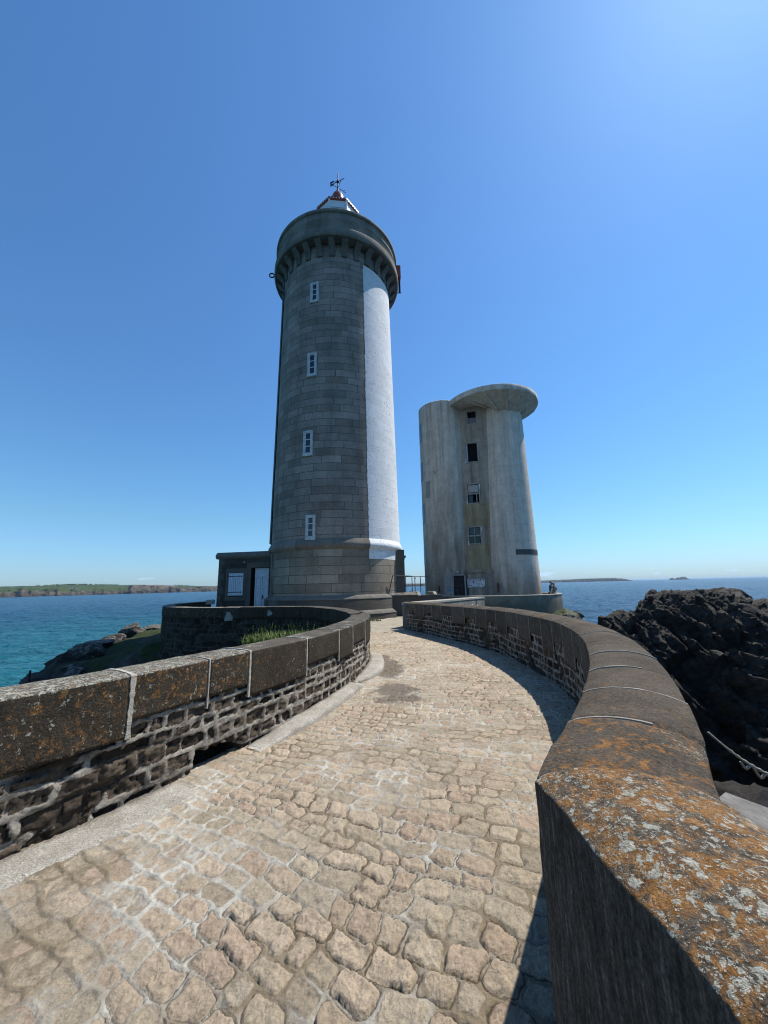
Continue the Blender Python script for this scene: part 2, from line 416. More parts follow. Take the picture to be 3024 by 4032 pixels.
def m_rock(name, a=(0.018, 0.0155, 0.013), b=(0.080, 0.068, 0.056), lich=0.0, green=0.0):
    M = Mat(name, 0.75, 0.25)
    v = M.map((1, 1, 1), (0.35, 0.55, 0.2))
    v2 = N(M.nt, 'ShaderNodeMapping', {'Vector': v, 'Scale': (1.2, 1.2, 7.0)}).outputs[0]
    n = M.noise(1.6, 8, 0.68, vec=v2)
    c = M.mix(M.ramp(n, (0.32, 0.0), (0.7, 1.0)), a, b)
    c = M.mix(0.7, c, M.ramp(M.noise(7, 7, 0.7), (0.25, 0.5), (0.75, 1.5)), 'MULTIPLY')
    if lich:
        l = M.ramp(M.math('ADD', M.noise(5, 6, 0.7), M.math('MULTIPLY', M.nz(), 0.12)), (0.57, 0.0), (0.63, 1.0))
        c = M.mix(M.math('MULTIPLY', l, lich), c, (0.36, 0.34, 0.27))
    if green:
        g = M.ramp(M.math('ADD', M.noise(1.3, 6, 0.7), M.math('MULTIPLY', M.nz(), 0.25)), (0.62, 0.0), (0.72, 1.0))
        c = M.mix(M.math('MULTIPLY', g, green), c, M.ramp(M.noise(25, 4), (0.3, (0.035, 0.05, 0.012)), (0.7, (0.10, 0.12, 0.03))))
    M.col(c)
    h = M.math('ADD', M.math('MULTIPLY', M.noise(4, 8, 0.7, vec=v2), 1.0), M.math('MULTIPLY', M.noise(14, 6, 0.75), 0.6))
    M.bump(M.math('ADD', h, M.math('MULTIPLY', M.noise(40, 5, 0.75), 0.25)), 1.0, 0.09)
    return M.m
# ------------------------------------------------------------------ materials in use
COP_L = m_coping('lichened_coping', dark=(0.040, 0.033, 0.024), mid=(0.070, 0.057, 0.042), top=(0.090, 0.080, 0.066), wl=1.35)
COP_R = m_coping('lichened_coping_right', dark=(0.080, 0.068, 0.055), mid=(0.135, 0.115, 0.092), top=(0.098, 0.080, 0.060), streak=True, toponly=True, wl=0.92)
RUB = m_rubble('rubble_masonry')
MORT = m_plain('mortar', (0.36, 0.33, 0.275), 0.95, 0.3, 14, bump=0.6)
MORTR = m_plain('grey_mortar', (0.25, 0.225, 0.185), 0.95, 0.3, 14, bump=0.6)
MORTD = m_plain('dark_joint', (0.03, 0.027, 0.024), 0.95, 0.3, 14)
KERB = m_concrete('kerb_granite', (0.26, 0.235, 0.19), (0.40, 0.375, 0.325), (0.18, 0.145, 0.10), 0.3, bump=0.8, sc=3.0, speck=True)
ASH = m_ashlar('tower_granite', (0.235, 0.190, 0.156), (0.328, 0.272, 0.230), mortar=(0.10, 0.086, 0.070))
ASHD = m_ashlar('drum_granite', (0.21, 0.176, 0.133), (0.305, 0.260, 0.202), bw=1.35, rh=0.44)
ASHP = m_ashlar('plinth_granite', (0.075, 0.068, 0.058), (0.12, 0.11, 0.095), bw=1.7, rh=0.62)
GALST = m_ashlar('gallery_granite', (0.18, 0.158, 0.130), (0.25, 0.222, 0.187), mortar=(0.20, 0.19, 0.17), bw=1.0, rh=2.0, msize=0.010)
PAINT = m_ashlar('white_paint', paint=(0.72, 0.715, 0.70))
CONC = m_concrete('tower_concrete', (0.50, 0.45, 0.38), (0.68, 0.625, 0.54), (0.21, 0.162, 0.118), 0.36, zdark=4.5, rust=True, lines=True)
CONCL = m_concrete('stained_concrete', (0.49, 0.435, 0.36), (0.66, 0.60, 0.51), (0.15, 0.112, 0.078), 0.45, zdark=12.0, rust=True, lines=True)
CONC2 = m_concrete('terrace_concrete', (0.17, 0.165, 0.135), (0.27, 0.26, 0.22), (0.09, 0.09, 0.07), 0.7, zdark=0.9)
CAPST = m_concrete('cap_stone', (0.25, 0.235, 0.20), (0.38, 0.355, 0.305), (0.18, 0.15, 0.11), 0.4, sc=2.0)
COBBLE = m_cobble()
WHITEP = m_plain('white_wood', (0.62, 0.64, 0.64), 0.5, 0.12, 5)
GREYP = m_plain('grey_painted_wood', (0.50, 0.55, 0.60), 0.5, 0.10, 5)
IRON = m_plain('dark_iron', (0.018, 0.018, 0.02), 0.55, 0.3, 20, metal=0.3)
GLASS = m_plain('dark_glass', (0.012, 0.014, 0.018), 0.06, 0.2, 2, spec=0.6)
DARK = m_plain('dark_void', (0.008, 0.008, 0.009), 0.9, 0.2, 3)
RED = m_plain('red_paint', (0.28, 0.055, 0.032), 0.45, 0.2, 5)
ROCK = m_rock('dark_slate')
ROCKL = m_rock('lichened_rock', (0.024, 0.021, 0.018), (0.085, 0.075, 0.064), lich=0.38)

SUN_AZ, SUN_EL = RAD(62), RAD(58)

# ------------------------------------------------------------------ curves and walls
def catmull(P, step=0.02):
    P = np.array(P, float); out = []
    Q = np.vstack([2 * P[0] - P[1], P, 2 * P[-1] - P[-2]])
    for i in range(1, len(Q) - 2):
        a, b, c, d = Q[i - 1:i + 3]
        n = max(2, int(np.hypot(*(c - b)) / step)); t = np.linspace(0, 1, n, endpoint=False)[:, None]
        out.append(0.5 * (2 * b + (c - a) * t + (2 * a - 5 * b + 4 * c - d) * t ** 2 + (3 * b - a - 3 * c + d) * t ** 3))
    out.append(P[-1:])
    return np.vstack(out)

class Curve:
    def __init__(s, P, smooth=0):
        s.p = np.array(P, float)
        d = np.hypot(*np.diff(s.p, axis=0).T); s.s = np.concatenate([[0], np.cumsum(d)]); s.L = s.s[-1]
        t = np.gradient(s.p, axis=0); t /= np.hypot(t[:, 0], t[:, 1])[:, None]
        if smooth:
            k = np.ones(smooth) / smooth
            t = np.stack([np.convolve(np.pad(t[:, i], smooth // 2, 'edge'), k, 'valid')[:len(t)] for i in (0, 1)], 1)
            t /= np.hypot(t[:, 0], t[:, 1])[:, None]
        s.n = np.stack([t[:, 1], -t[:, 0]], 1)      # right-hand normal
    def at(s, q):
        return np.stack([np.interp(q, s.s, s.p[:, 0]), np.interp(q, s.s, s.p[:, 1])], -1)
    def nr(s, q):
        n = np.stack([np.interp(q, s.s, s.n[:, 0]), np.interp(q, s.s, s.n[:, 1])], -1)
        return n / np.hypot(n[..., 0], n[..., 1])[..., None]
    def near(s, x, y): return s.s[np.argmin(np.hypot(s.p[:, 0] - x, s.p[:, 1] - y))]

def lod_samples(cv, a, b, lo, k, hi):
    out = [a]
    while out[-1] < b:
        p = cv.at(out[-1]); d = math.hypot(p[0], p[1])
        out.append(out[-1] + min(hi, max(lo, k * d)))
    out[-1] = b
    return np.array(out)

def rubble_face(name, cv, a, b, off, sgn, z0, z1, seed, parent, lo=0.008, k=0.004, hi=0.06, zs=0.01, holes=(), mat=None, relief=1.0, course=0.115):
    """rough masonry face: off = signed distance from the curve, sgn = outward side (+1 right, -1 left)"""
    q = lod_samples(cv, a, b, lo, k, hi)
    zz = np.linspace(z0, z1, max(3, int((z1 - z0) / zs)))
    S, Z = np.meshgrid(q, zz)
    w1 = fbm(S * 4, Z * 5, 0, 4, seed, 0.65) * 0.034; w2 = fbm(S * 4 + 9, Z * 5, 3, 4, seed + 1, 0.65) * 0.020
    w2 = w2 + fbm(S * 0.8, Z * 0, 1, 2, seed + 5) * 0.05
    d, ra, rb, us, ut = stones(S + w1, Z + w2, q[0], q[-1], course, 0.3, 0.11, 0.28, seed, 0.022)
    wid = 0.012 + 0.020 * (0.5 + 0.5 * fbm(S * 3, Z * 3, 7, 2, seed + 3))
    rough = fbm(S * 22, Z * 22, 2, 4, seed + 4); d = d + 0.012 * rough + 0.006 * fbm(S * 55, Z * 55, 4, 2, seed + 14)
    mask = 1 - sstep(wid * 0.7, wid * 1.15, d)
    big = fbm(S * 9, Z * 11, 8, 3, seed + 15)
    h = (1 - mask) * (-0.032 + 0.036 * ra + rough * 0.024 + big * 0.013 + us * (rb - 0.5) * 0.03 + ut * (ra - 0.5) * 0.03) + mask * (0.004 + 0.018 * fbm(S * 14, Z * 14, 5, 4, seed + 6))
    lost = sstep(0.05, 0.42, fbm(S * 2.2, Z * 3.3, 11, 3, seed + 8))     # joints washed out here and there
    gap = np.maximum(np.exp(-((d - wid * 1.1) / 0.006) ** 2) * sstep(-0.15, 0.35, fbm(S * 6, Z * 6, 21, 3, seed + 19)), 0.9 * sstep(0.30, 0.55, -rough) * (1 - mask))  # stone edges and pits darkened: crevice shade put into the colour
    h = h * relief; h = h - lost * mask * 0.04 * relief
    mask = mask * (1 - 0.75 * lost)
    for (ha, hb, hz) in holes:
        e = sstep(ha, ha + 0.05, S) * (1 - sstep(hb - 0.05, hb, S)) * (1 - sstep(hz - 0.04, hz, Z + 0.03 * rough + 0.04 * (S - ha) / (hb - ha)))
        h = h - 0.35 * e; mask = mask * (1 - e)
    P = cv.at(S.ravel()); n = cv.nr(S.ravel())
    D = off + sgn * h.ravel()
    V = np.stack([P[:, 0] + n[:, 0] * D, P[:, 1] + n[:, 1] * D, Z.ravel()], 1)
    F = grid_faces(len(zz), len(q))
    if sgn < 0: F = F[:, ::-1]
    return mk(name, V, F, mat or RUB, parent, True, attrs=np.stack([mask.ravel(), ra.ravel(), rb.ravel(), gap.ravel()], 1))

def coping_profile(w, side, zb_in, zb_out, zt, crown, h, ov=0.0):
    """closed outline (d, z), from the path-side bottom over the top to the far bottom; d measured along side"""
    r = 0.013
    pts = [(-0.10, zb_in), (ov, zb_in), (ov, zt - r)] + [(ov - r * (1 - math.cos(a)) , zt - r + r * math.sin(a)) for a in (0.5, 1.0, 1.57)]
    for i in range(1, 12):
        f = i / 12; pts.append((-f * w * 1.0 + ov * (1 - f), zt + crown * (1 - (2 * f - 1) ** 2)))
    pts += [(-w + r * 0.3, zt), (-w, zt - r), (-w, zb_out), (-w + 0.10, zb_out)]
    out = [pts[0]]
    for a, b in zip(pts, pts[1:]):
        L = math.hypot(b[0] - a[0], b[1] - a[1]); n = max(1, int(L / h))
        for i in range(1, n + 1): out.append((a[0] + (b[0] - a[0]) * i / n, a[1] + (b[1] - a[1]) * i / n))
    pr = np.array(out); pr[:, 0] *= side
    return pr

def coping_stone(cv, a, b, w, side, zi, zo, zt, crown, parent, seed, attrs, mat, gap=0.006, rough=0.004, off=0.0):
    rs = np.random.RandomState(seed)
    p = cv.at((a + b) / 2); d = math.hypot(p[0], p[1])
    h = min(0.09, max(0.016, 0.006 * d)); hs = min(0.15, max(0.018, 0.008 * d))
    pr = coping_profile(w, side, zi, zo, zt + rs.uniform(-0.006, 0.006), crown, h)
    a2, b2 = a + gap, b - gap
    n = max(3, int((b2 - a2) / hs)); q = np.concatenate([[a2 + 0.001], np.linspace(a2 + 0.014, b2 - 0.014, n), [b2 - 0.001]])
    S = np.repeat(q, len(pr)); D = np.tile(pr[:, 0], len(q)); Z = np.tile(pr[:, 1], len(q))
    inset = np.zeros(len(q)); inset[[0, -1]] = 0.014
    I = np.repeat(inset, len(pr))
    mid = -side * w / 2
    D = D + np.sign(mid - D) * I * np.minimum(1, np.abs(mid - D) / 0.1); Z = Z - I
    P = cv.at(S); N_ = cv.nr(S)
    D = D + off + side * rs.uniform(-0.005, 0.005)
    V = np.stack([P[:, 0] + N_[:, 0] * D, P[:, 1] + N_[:, 1] * D, Z], 1)
    k = 9.0
    V = V + rough * np.stack([fbm(V[:, 0] * k, V[:, 1] * k, V[:, 2] * k, 4, 3), fbm(V[:, 0] * k, V[:, 1] * k, V[:, 2] * k + 40, 4, 5), 1.6 * fbm(V[:, 0] * k, V[:, 1] * k, V[:, 2] * k + 80, 4, 8)], 1)
    nr, nc = len(q), len(pr)
    F = grid_faces(nr, nc)
    if side > 0: F = F[:, ::-1]
    F = [tuple(f) for f in F.tolist()] + [tuple(range(nc)), tuple(range((nr - 1) * nc, nr * nc))[::-1]]
    A = np.tile(np.array(attrs)[None], (len(V), 1))
    return mk('coping_stone', V, F, mat, parent, True, attrs=A)

def mortar_joint(cv, s, width, w, side, zi, zo, zt, crown, parent, f0, f1, e, mat):
    pr = coping_profile(w, side, zi, zo, zt, crown, 0.03)[2:-1]
    n = len(pr); i0, i1 = int(f0 * (n - 1)), max(int(f0 * (n - 1)) + 1, int(f1 * (n - 1)))
    pr = pr[i0:i1 + 1]
    c = np.array([-side * w / 2, zt - 0.2]); dr = pr - c; dr /= np.hypot(dr[:, 0], dr[:, 1])[:, None]
    V = []; rs = np.random.RandomState(int(s * 1000) % 99991)
    for i, pt in enumerate(pr):
        wd = width * rs.uniform(0.75, 1.25)
        for (du, ee) in ((-wd / 2, -0.02), (-wd * 0.42, e), (wd * 0.42, e * rs.uniform(0.7, 1.2)), (wd / 2, -0.02)):
            x = pt + dr[i] * ee; P = cv.at(s + du); N_ = cv.nr(s + du)
            V.append((P[0] + N_[0] * x[0], P[1] + N_[1] * x[0], x[1]))
    F = []
    for i in range(len(pr) - 1):
        for j in range(3): F.append((i * 4 + j, i * 4 + j + 1, (i + 1) * 4 + j + 1, (i + 1) * 4 + j))
    F += [(0, 1, 2, 3), tuple((len(pr) - 1) * 4 + j for j in (3, 2, 1, 0))]
    return mk('mortar_joint', V, F, mat, parent)

# left parapet: past the camera, along the path, round the hairpin and back along the terrace to the house
LW = catmull([(-4.6, 0.05), (-3.55, 1.15), (-2.92, 1.88), (-2.42, 2.5), (-2.0, 3.1), (-1.68, 3.71), (-1.45, 4.14), (-1.03, 5.01), (-0.70, 6.0), (-0.56, 6.6), (-0.41, 7.35), (-0.36, 8.1),
              (-0.40, 9.0), (-0.68, 10.2), (-1.25, 11.6), (-1.95, 12.75), (-2.6, 13.45), (-3.6, 13.75), (-5.2, 14.05), (-7.0, 14.6), (-8.4, 15.5), (-9.35, 16.8), (-9.95, 18.4), (-10.05, 19.9), (-9.75, 21.2)], 0.02)
LC = Curve(LW, 9)
lw = thing('parapet_wall', 'dark rubble parapet with lichened coping running left of the cobbled path and turning back round the grassy hollow', 'wall', (-1.0, 5.0, 0))
LT, LWID = 0.95, 0.45
jl = [LC.near(-3.0, 1.8), LC.near(-2.0, 3.09), LC.near(-1.68, 3.71), LC.near(-1.46, 4.14), LC.near(-1.03, 5.0), LC.near(-0.72, 5.9), LC.near(-0.57, 6.54), LC.near(-0.41, 7.35)]
jl = [0.0, 0.9] + jl
rs = np.random.RandomState(4)
while jl[-1] < LC.L - 0.5: jl.append(jl[-1] + rs.uniform(0.62, 1.0))
jl[-1] = LC.L
tall = {0: 1, 1: 0, 2: 1, 3: 0, 4: 0, 5: 1, 6: 0, 7: 1, 8: 0}
for i, (a, b) in enumerate(zip(jl, jl[1:])):
    t = tall.get(i, i % 2); zi = 0.50 if t else 0.615
    sm = (a + b) / 2
    if i <= 2: at = (0.515, 0.98, 0.4)
    elif i <= 4: at = (0.53, 0.86, 0.35)
    elif i == 5: at = (0.46, 0.56, 0.30)
    elif i <= 8: at = (0.34, 0.5, 0.32)
    else: at = (0.25 + 0.15 * rs.rand(), (0.30 if i < 20 else 0.75) + 0.25 * rs.rand(), 0.3 + 0.3 * rs.rand())  # far stones get more white lichen to paint in their sunlit top
    coping_stone(LC, a, b, LWID, 1, zi, 0.55, LT, 0.012, lw, 100 + i, at, COP_L)
for i, s in enumerate(jl[1:-1]):
    if i == 2: mortar_joint(LC, s, 0.040, LWID, 1, 0.5, 0.55, LT, 0.012, lw, 0.0, 0.72, 0.009, MORT)
    elif i in (4,): mortar_joint(LC, s, 0.026, LWID, 1, 0.5, 0.55, LT, 0.012, lw, 0.0, 0.8, 0.006, MORT)
    elif i in (3,): mortar_joint(LC, s, 0.014, LWID, 1, 0.52, 0.55, LT, 0.012, lw, 0.0, 0.48, 0.003, MORT)
    elif i in (5, 6, 7, 8): mortar_joint(LC, s, 0.022, LWID, 1, 0.5, 0.55, LT, 0.012, lw, 0.0, 0.5 if i == 6 else 0.62, 0.004, MORT)
    elif i > 18: mortar_joint(LC, s, 0.012, LWID, 1, 0.5, 0.55, LT, 0.012, lw, 0.0, 1.0, -0.010, MORTD)
    else: mortar_joint(LC, s, 0.012, LWID, 1, 0.52, 0.55, LT, 0.012, lw, 0.0, 1.0, -0.012, MORTD)
send = LC.near(-2.3, 13.15)
hole = (LC.near(-1.72, 3.62), LC.near(-1.46, 4.12), 0.17)
rubble_face('rubble_masonry', LC, 0.2, send, -0.025, 1, -0.25, 0.72, 11, lw, holes=(hole,))
rubble_face('rubble_masonry', LC, send, LC.L, -0.02, 1, -0.2, 0.72, 12, lw, zs=0.04)
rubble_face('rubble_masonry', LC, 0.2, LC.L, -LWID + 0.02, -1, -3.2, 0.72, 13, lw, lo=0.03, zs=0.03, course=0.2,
            mat=m_rubble('shaded_masonry', (0.022, 0.020, 0.017), (0.06, 0.052, 0.043), (0.075, 0.07, 0.06), (0.04, 0.037, 0.032)))  # darker copy of the rubble, shade of the hollow side put into its colours
b_ = MB(); qq = np.linspace(0.1, LC.L, 160); Pm = LC.at(qq); Nm = LC.nr(qq)
b_.add([(p[0] + n[0] * d, p[1] + n[1] * d, 0.70) for p, n in zip(Pm, Nm) for d in (-0.03, -LWID + 0.03)], [(2 * i, 2 * i + 1, 2 * i + 3, 2 * i + 2) for i in range(159)])
b_.build('wall_core', MORTD, lw)
# round lichen patches on the terrace side of the hollow, and a lighter end block
lb = MB().box((-9.72, 21.0, 0.92), (0.42, 0.42, 0.26), 0.35, 0.03)
lb.build('end_block', CAPST, lw)
rg = MB()
cxy = LC.at(LC.near(-0.40, 9.0)); nn = LC.nr(LC.near(-0.40, 9.0)); cxy = cxy - nn * 0.22
rg.tube([(cxy[0] + 0.075 * math.cos(a), cxy[1] + 0.075 * math.sin(a), 0.985 + 0.03 * math.cos(a)) for a in np.linspace(0, 2 * math.pi, 18)[:-1]], 0.011, 6, True)
rg.tube([(cxy[0] - 0.07, cxy[1], 0.97), (cxy[0] - 0.17, cxy[1] - 0.06, 0.972), (cxy[0] - 0.25, cxy[1] - 0.09, 0.968)], 0.011, 6)
tag(rg.build('mooring_ring', IRON, smooth=True), 'iron ring and pin lying on the parapet where it turns back by the lighthouse', 'ring')

# right parapet
RW = catmull([(0.60, -1.6), (0.52, -0.2), (0.478, 0.5), (0.445, 1.22)], 0.02)[:-1].tolist() + catmull([(0.445, 1.28), (0.56, 1.46), (0.785, 1.77), (1.07, 2.20), (1.36, 2.67), (1.66, 3.22), (1.93, 3.78), (2.18, 4.40), (2.41, 5.15),
              (2.58, 5.95), (2.65, 6.8), (2.64, 7.7), (2.53, 9.0), (2.32, 10.0), (1.97, 11.0), (1.45, 12.35), (1.05, 13.25), (0.68, 14.1)], 0.02).tolist()
RC = Curve(RW, 5)
rw = thing('parapet_wall', 'long curved parapet right of the cobbled path with a rounded top, orange lichen at its near end', 'wall', (2.4, 6.0, 0))
RT, RWID, RCR = 1.0, 0.46, 0.045
jr = [0.0, RC.near(0.52, -0.2), RC.near(0.445, 1.30), RC.near(0.785, 1.77), RC.near(1.07, 2.20), RC.near(1.37, 2.68), RC.near(1.67, 3.24), RC.near(1.94, 3.80), RC.near(2.18, 4.40)]
while jr[-1] < RC.L - 0.35: jr.append(jr[-1] + rs.uniform(0.5, 0.66))
jr[-1] = RC.L
for i, (a, b) in enumerate(zip(jr, jr[1:])):
    zi = -0.25 if i < 2 else (0.50 if i % 2 else 0.68)
    at = [(0.66, 1.0, 0.35), (0.66, 1.0, 0.35), (0.56, 0.50, 0.3), (0.47, 0.30, 0.3), (0.44, 0.18, 0.35), (0.32, 0.10, 0.3), (0.22, 0.12, 0.35)][i] if i < 7 else (0.22 + 0.3 * rs.rand() * (i % 3 == 0), 0.12, 0.3 + 0.5 * rs.rand())
    o = coping_stone(RC, a, b, RWID - (0.02 if i < 2 else 0), -1, zi, 0.3, RT + (0.012 if i < 2 else 0) - 0.05 * sstep(8, 15, b), RCR, rw, 300 + i, at, COP_R, rough=0.006 if i < 3 else 0.004)
    if i == 1: tag(o, 'nearest coping block, thick with orange and white lichen')
for i, s in enumerate(jr[2:-1]):
    zt = RT - 0.05 * sstep(8, 15, s)
    f = [(0.36, 0.56, 0.006), (0.33, 0.52, 0.006), (0.30, 0.86, 0.006), (0.3, 0.52, 0.007), (0.3, 1.0, 0.005), (0.0, 0, 0), (0.3, 1.0, 0.004), (0, 0, 0), (0.3, 0.9, 0.003)]
    f0, f1, e = f[i] if i < len(f) else (0.3, 0.95 if i % 2 else 0.0, 0.002)
    mortar_joint(RC, s, 0.012, RWID, -1, 0.52, 0.4, zt, RCR, rw, 0.0, 1.0, -0.012, MORTD)
    mortar_joint(RC, s + 0.002, 0.014, RWID, -1, 0.52, 0.4, zt, RCR, rw, 0.0, 0.32, 0.001, MORTR)
    if f1: mortar_joint(RC, s, 0.016, RWID, -1, 0.52, 0.4, zt, RCR, rw, f0, f1, e * 0.7, MORTR)
s_k = RC.near(0.445, 1.30)
rubble_face('rubble_masonry', RC, s_k + 0.16, RC.L, 0.03, -1, -0.25, 0.78, 21, rw, lo=0.012, k=0.0035, zs=0.011, relief=0.75)
rubble_face('rubble_masonry', RC, 0.0, RC.L, RWID - 0.02, 1, -3.5, 0.45, 23, rw, lo=0.03, zs=0.04, course=0.22)
b_ = MB(); qq = np.linspace(0.0, RC.L, 160); Pm = RC.at(qq); Nm = RC.nr(qq)
b_.add([(p[0] + n[0] * d, p[1] + n[1] * d, 0.44) for p, n in zip(Pm, Nm) for d in (0.04, RWID - 0.03)], [(2 * i, 2 * i + 1, 2 * i + 3, 2 * i + 2) for i in range(159)])
b_.build('wall_core', MORTD, rw)
# rounded end pillar
pe = RC.at(RC.L); ne = RC.nr(RC.L)
MB().lathe((pe[0] + ne[0] * 0.23, pe[1] + ne[1] * 0.23, 0), [(0.245, -0.3), (0.245, 0.93), (0.22, 0.955), (0.0, 0.965)], 28).build('end_pillar', m_concrete('end_stone', (0.10, 0.095, 0.085), (0.16, 0.15, 0.135)), rw, True)

# kerb stones along the left parapet
def kerb(a, b, w, zt, label, seed, mid=False):
    q = np.linspace(a, b, max(12, int((b - a) / 0.03)))
    f = (q - a) / (b - a)
    ta = np.minimum(1, np.minimum(f, 1 - f) / (0.05 if not mid else 0.45)); ta = np.sqrt(np.clip(ta * (2 - ta), 0.02, 1))
    prof = [(-0.06, 0.0), (-0.06, 1.0), (0.2, 1.0), (0.55, 0.99), (0.8, 0.95), (0.9, 0.86), (0.96, 0.7), (1.0, 0.4), (1.0, -1.5)]
    V = []
    for i, s in enumerate(q):
        p = LC.at(s); n = LC.nr(s); ww = w * (ta[i] if mid else 1.0)
        zz = zt * (ta[i] ** 0.5) * (1.0 if mid or zt < 0.05 else 0.35 + 0.65 * float(sstep(0.0, 0.35, f[i])))
        for (d, z) in prof: V.append((p[0] + n[0] * d * ww, p[1] + n[1] * d * ww, z * zz if z > 0 else z * 0.1))
    V = np.array(V); V += 0.008 * np.stack([fbm(V[:, 0] * 7, V[:, 1] * 7, V[:, 2] * 7, 3, seed), fbm(V[:, 0] * 7, V[:, 1] * 7, 9, 3, seed), 1.2 * fbm(V[:, 0] * 9, V[:, 1] * 9, 30, 4, seed)], 1)
    F = [tuple(f[::-1]) for f in grid_faces(len(q), len(prof)).tolist()] + [tuple(range(len(prof)))[::-1], tuple(range((len(q) - 1) * len(prof), len(q) * len(prof)))]
    tag(mk('kerb_stone', V, F, KERB, None, True), label, 'kerb', 'granite kerb stones at the foot of the left parapet')
kerb(LC.near(-4.0, 0.6), LC.near(-1.80, 3.50), 0.30, 0.026, 'long pale speckled kerb at the foot of the left parapet, nearest the camera', 31)
kerb(LC.near(-1.45, 4.14), LC.near(-0.60, 6.42), 0.21, 0.095, 'pale kerb beyond the drain hole at the foot of the left parapet', 32)
kerb(LC.near(-0.56, 6.60), LC.near(-0.44, 9.25), 0.30, 0.10, 'short bulging kerb at the far bend of the left parapet beside the damp stain', 33, True)

# ------------------------------------------------------------------ the cobbled path
CX, CY, CR = -13.0, 8.6, 14.0
def path_mesh():
    az = np.concatenate([np.linspace(RAD(-100), RAD(-56), 60)[:-1], np.linspace(RAD(-56), RAD(34), 640)])
    rho = [0.75]
    while rho[-1] < 15.2: rho.append(rho[-1] * 1.0036)
    A, R = np.meshgrid(az, np.array(rho)); X = R * np.sin(A); Y = R * np.cos(A)
    dx, dy = X - CX, Y - CY
    S = CR * np.arctan2(dy, dx); T = np.hypot(dx, dy)
    x, y, s, t = X.ravel(), Y.ravel(), S.ravel(), T.ravel()
    big = fbm(x * 0.5, y * 0.5, 0, 2, 91)
    ws = fbm(x * 5, y * 5, 1, 3, 50) * 0.045 + big * 0.10 + vnoise(x * 13, y * 13, 3, 61) * 0.008
    wt = fbm(x * 5, y * 5, 9, 3, 51) * 0.050 + vnoise(x * 13, y * 13, 7, 62) * 0.008
    d, ra, rb, us, ut = stones(t + wt, s + ws, t.min(), t.max(), 0.132, 0.25, 0.12, 0.25, 5, 0.035)
    d = d + 0.010 * fbm(x * 26, y * 26, 1, 4, 63, 0.65)
    jw = 0.008 + 0.014 * (0.5 + 0.5 * fbm(x * 1.3, y * 1.3, 4, 3, 52))
    prof = sstep(jw * 0.5, jw * 0.5 + 0.009, d)
    silt = sstep(0.12, 0.62, fbm(x * 0.9, y * 0.9, 2, 3, 53) + 0.55 * sstep(0.9, 0.1, np.abs(x + 1.9 + 0.0 * y) * (y < 4.5) + 9 * (y >= 4.5)))
    rough = fbm(x * 20, y * 20, 6, 5, 54, 0.68); rg = ridged(x * 13, y * 13, 3 + ra * 20, 5, 55, 0.62)
    hs = 0.006 + 0.004 * ra + 0.015 * rough + (0.002 + 0.016 * rb) * np.clip(rg, -0.7, 0.5) + us * (ra - 0.5) * 0.008 + ut * (rb - 0.5) * 0.012
    hs = hs * (1 - 0.55 * silt)
    base = 0.006 + 0.005 * fbm(x * 8, y * 8, 5, 4, 56) + 0.012 * silt * 0.8
    h = base * (1 - prof) + np.maximum(hs, -0.004) * prof + 0.02 * fbm(x * 0.6, y * 0.6, 3, 2, 57)
    # groove round each stone, then a dark line of joint dirt and painted-in shade
    h = h - 0.011 * np.exp(-((d - jw * 0.5) / 0.008) ** 2) * (rb > 0.25) * (1 - 0.6 * silt)
    crack = np.exp(-((d - jw * 0.45) / 0.0045) ** 2) * sstep(0.25, 0.5, rb + 0.5 * fbm(x * 4, y * 4, 1, 2, 66)) * (1 - 0.75 * silt)
    mask = 1 - prof
    mask = np.clip(mask + 0.75 * sstep(0.45, 0.95, silt) * (0.6 + rough), 0, 1)
    V = np.stack([x, y, h], 1)
    F = grid_faces(len(rho), len(az))
    # keep only what lies between the walls
    ym = np.array([-2.0, 0.5, 1.3, 2.2, 3.2, 4.4, 5.9, 7.0, 8.5, 9.5, 11, 12.4, 13.4, 14.3])
    xr = np.array([0.8, 0.75, 0.72, 1.3, 1.9, 2.45, 2.85, 2.9, 2.85, 2.7, 2.25, 1.7, 1.2, 0.7])
    yl = np.array([0.0, 1.15, 1.88, 2.5, 3.1, 3.7, 4.14, 5.0, 6.0, 7.35, 9.0, 10.2, 11.6, 12.7, 15])
    xl = np.array([-4.8, -3.7, -3.08, -2.58, -2.17, -1.85, -1.62, -1.2, -0.87, -0.58, -0.56, -0.84, -1.4, -2.1, -3])
    ok = (x < np.interp(y, ym, xr)) & (x > np.interp(y, yl, xl)) & (y < 13.5 + 0.25 * (x + 0.4) + 0.05 * rough) & (y > -0.6)
    F = F[ok[F].all(1)]
    used = np.unique(F); rm = np.full(len(V), -1); rm[used] = np.arange(len(used))
    o = mk('path', V[used], rm[F], COBBLE, None, True, attrs=np.stack([mask, ra, rb, crack], 1)[used])
    tag(o, kind='structure')
path_mesh()
# ------------------------------------------------------------------ lighthouse
def polar(azd, d): return (d * math.sin(RAD(azd)), d * math.cos(RAD(azd)))
LA = -7.4
LX, LY = polar(LA, 22.4)
LCN = (LX, LY, 0.0)
FRONT = math.atan2(-LY, -LX)              # direction from the tower axis to the place where one stands

def shell(name, prof, mat, parent, n=96, t0=-180.0, t1=180.0, uvr=3.7, smooth=True):
    """surface of revolution about the tower axis; angles in degrees from the front, positive to the right"""
    full = abs(t1 - t0 - 360) < 1e-6
    th = np.linspace(t0, t1, n + 1); V = []; UV = []
    for (r, z) in prof:
        for t in th:
            a = FRONT + RAD(t)
            V.append((LX + r * math.cos(a), LY + r * math.sin(a), z)); UV.append((RAD(t) * uvr, z))
    F = grid_faces(len(prof), n + 1)
    return mk(name, V, F, mat, parent, smooth, uv=UV)

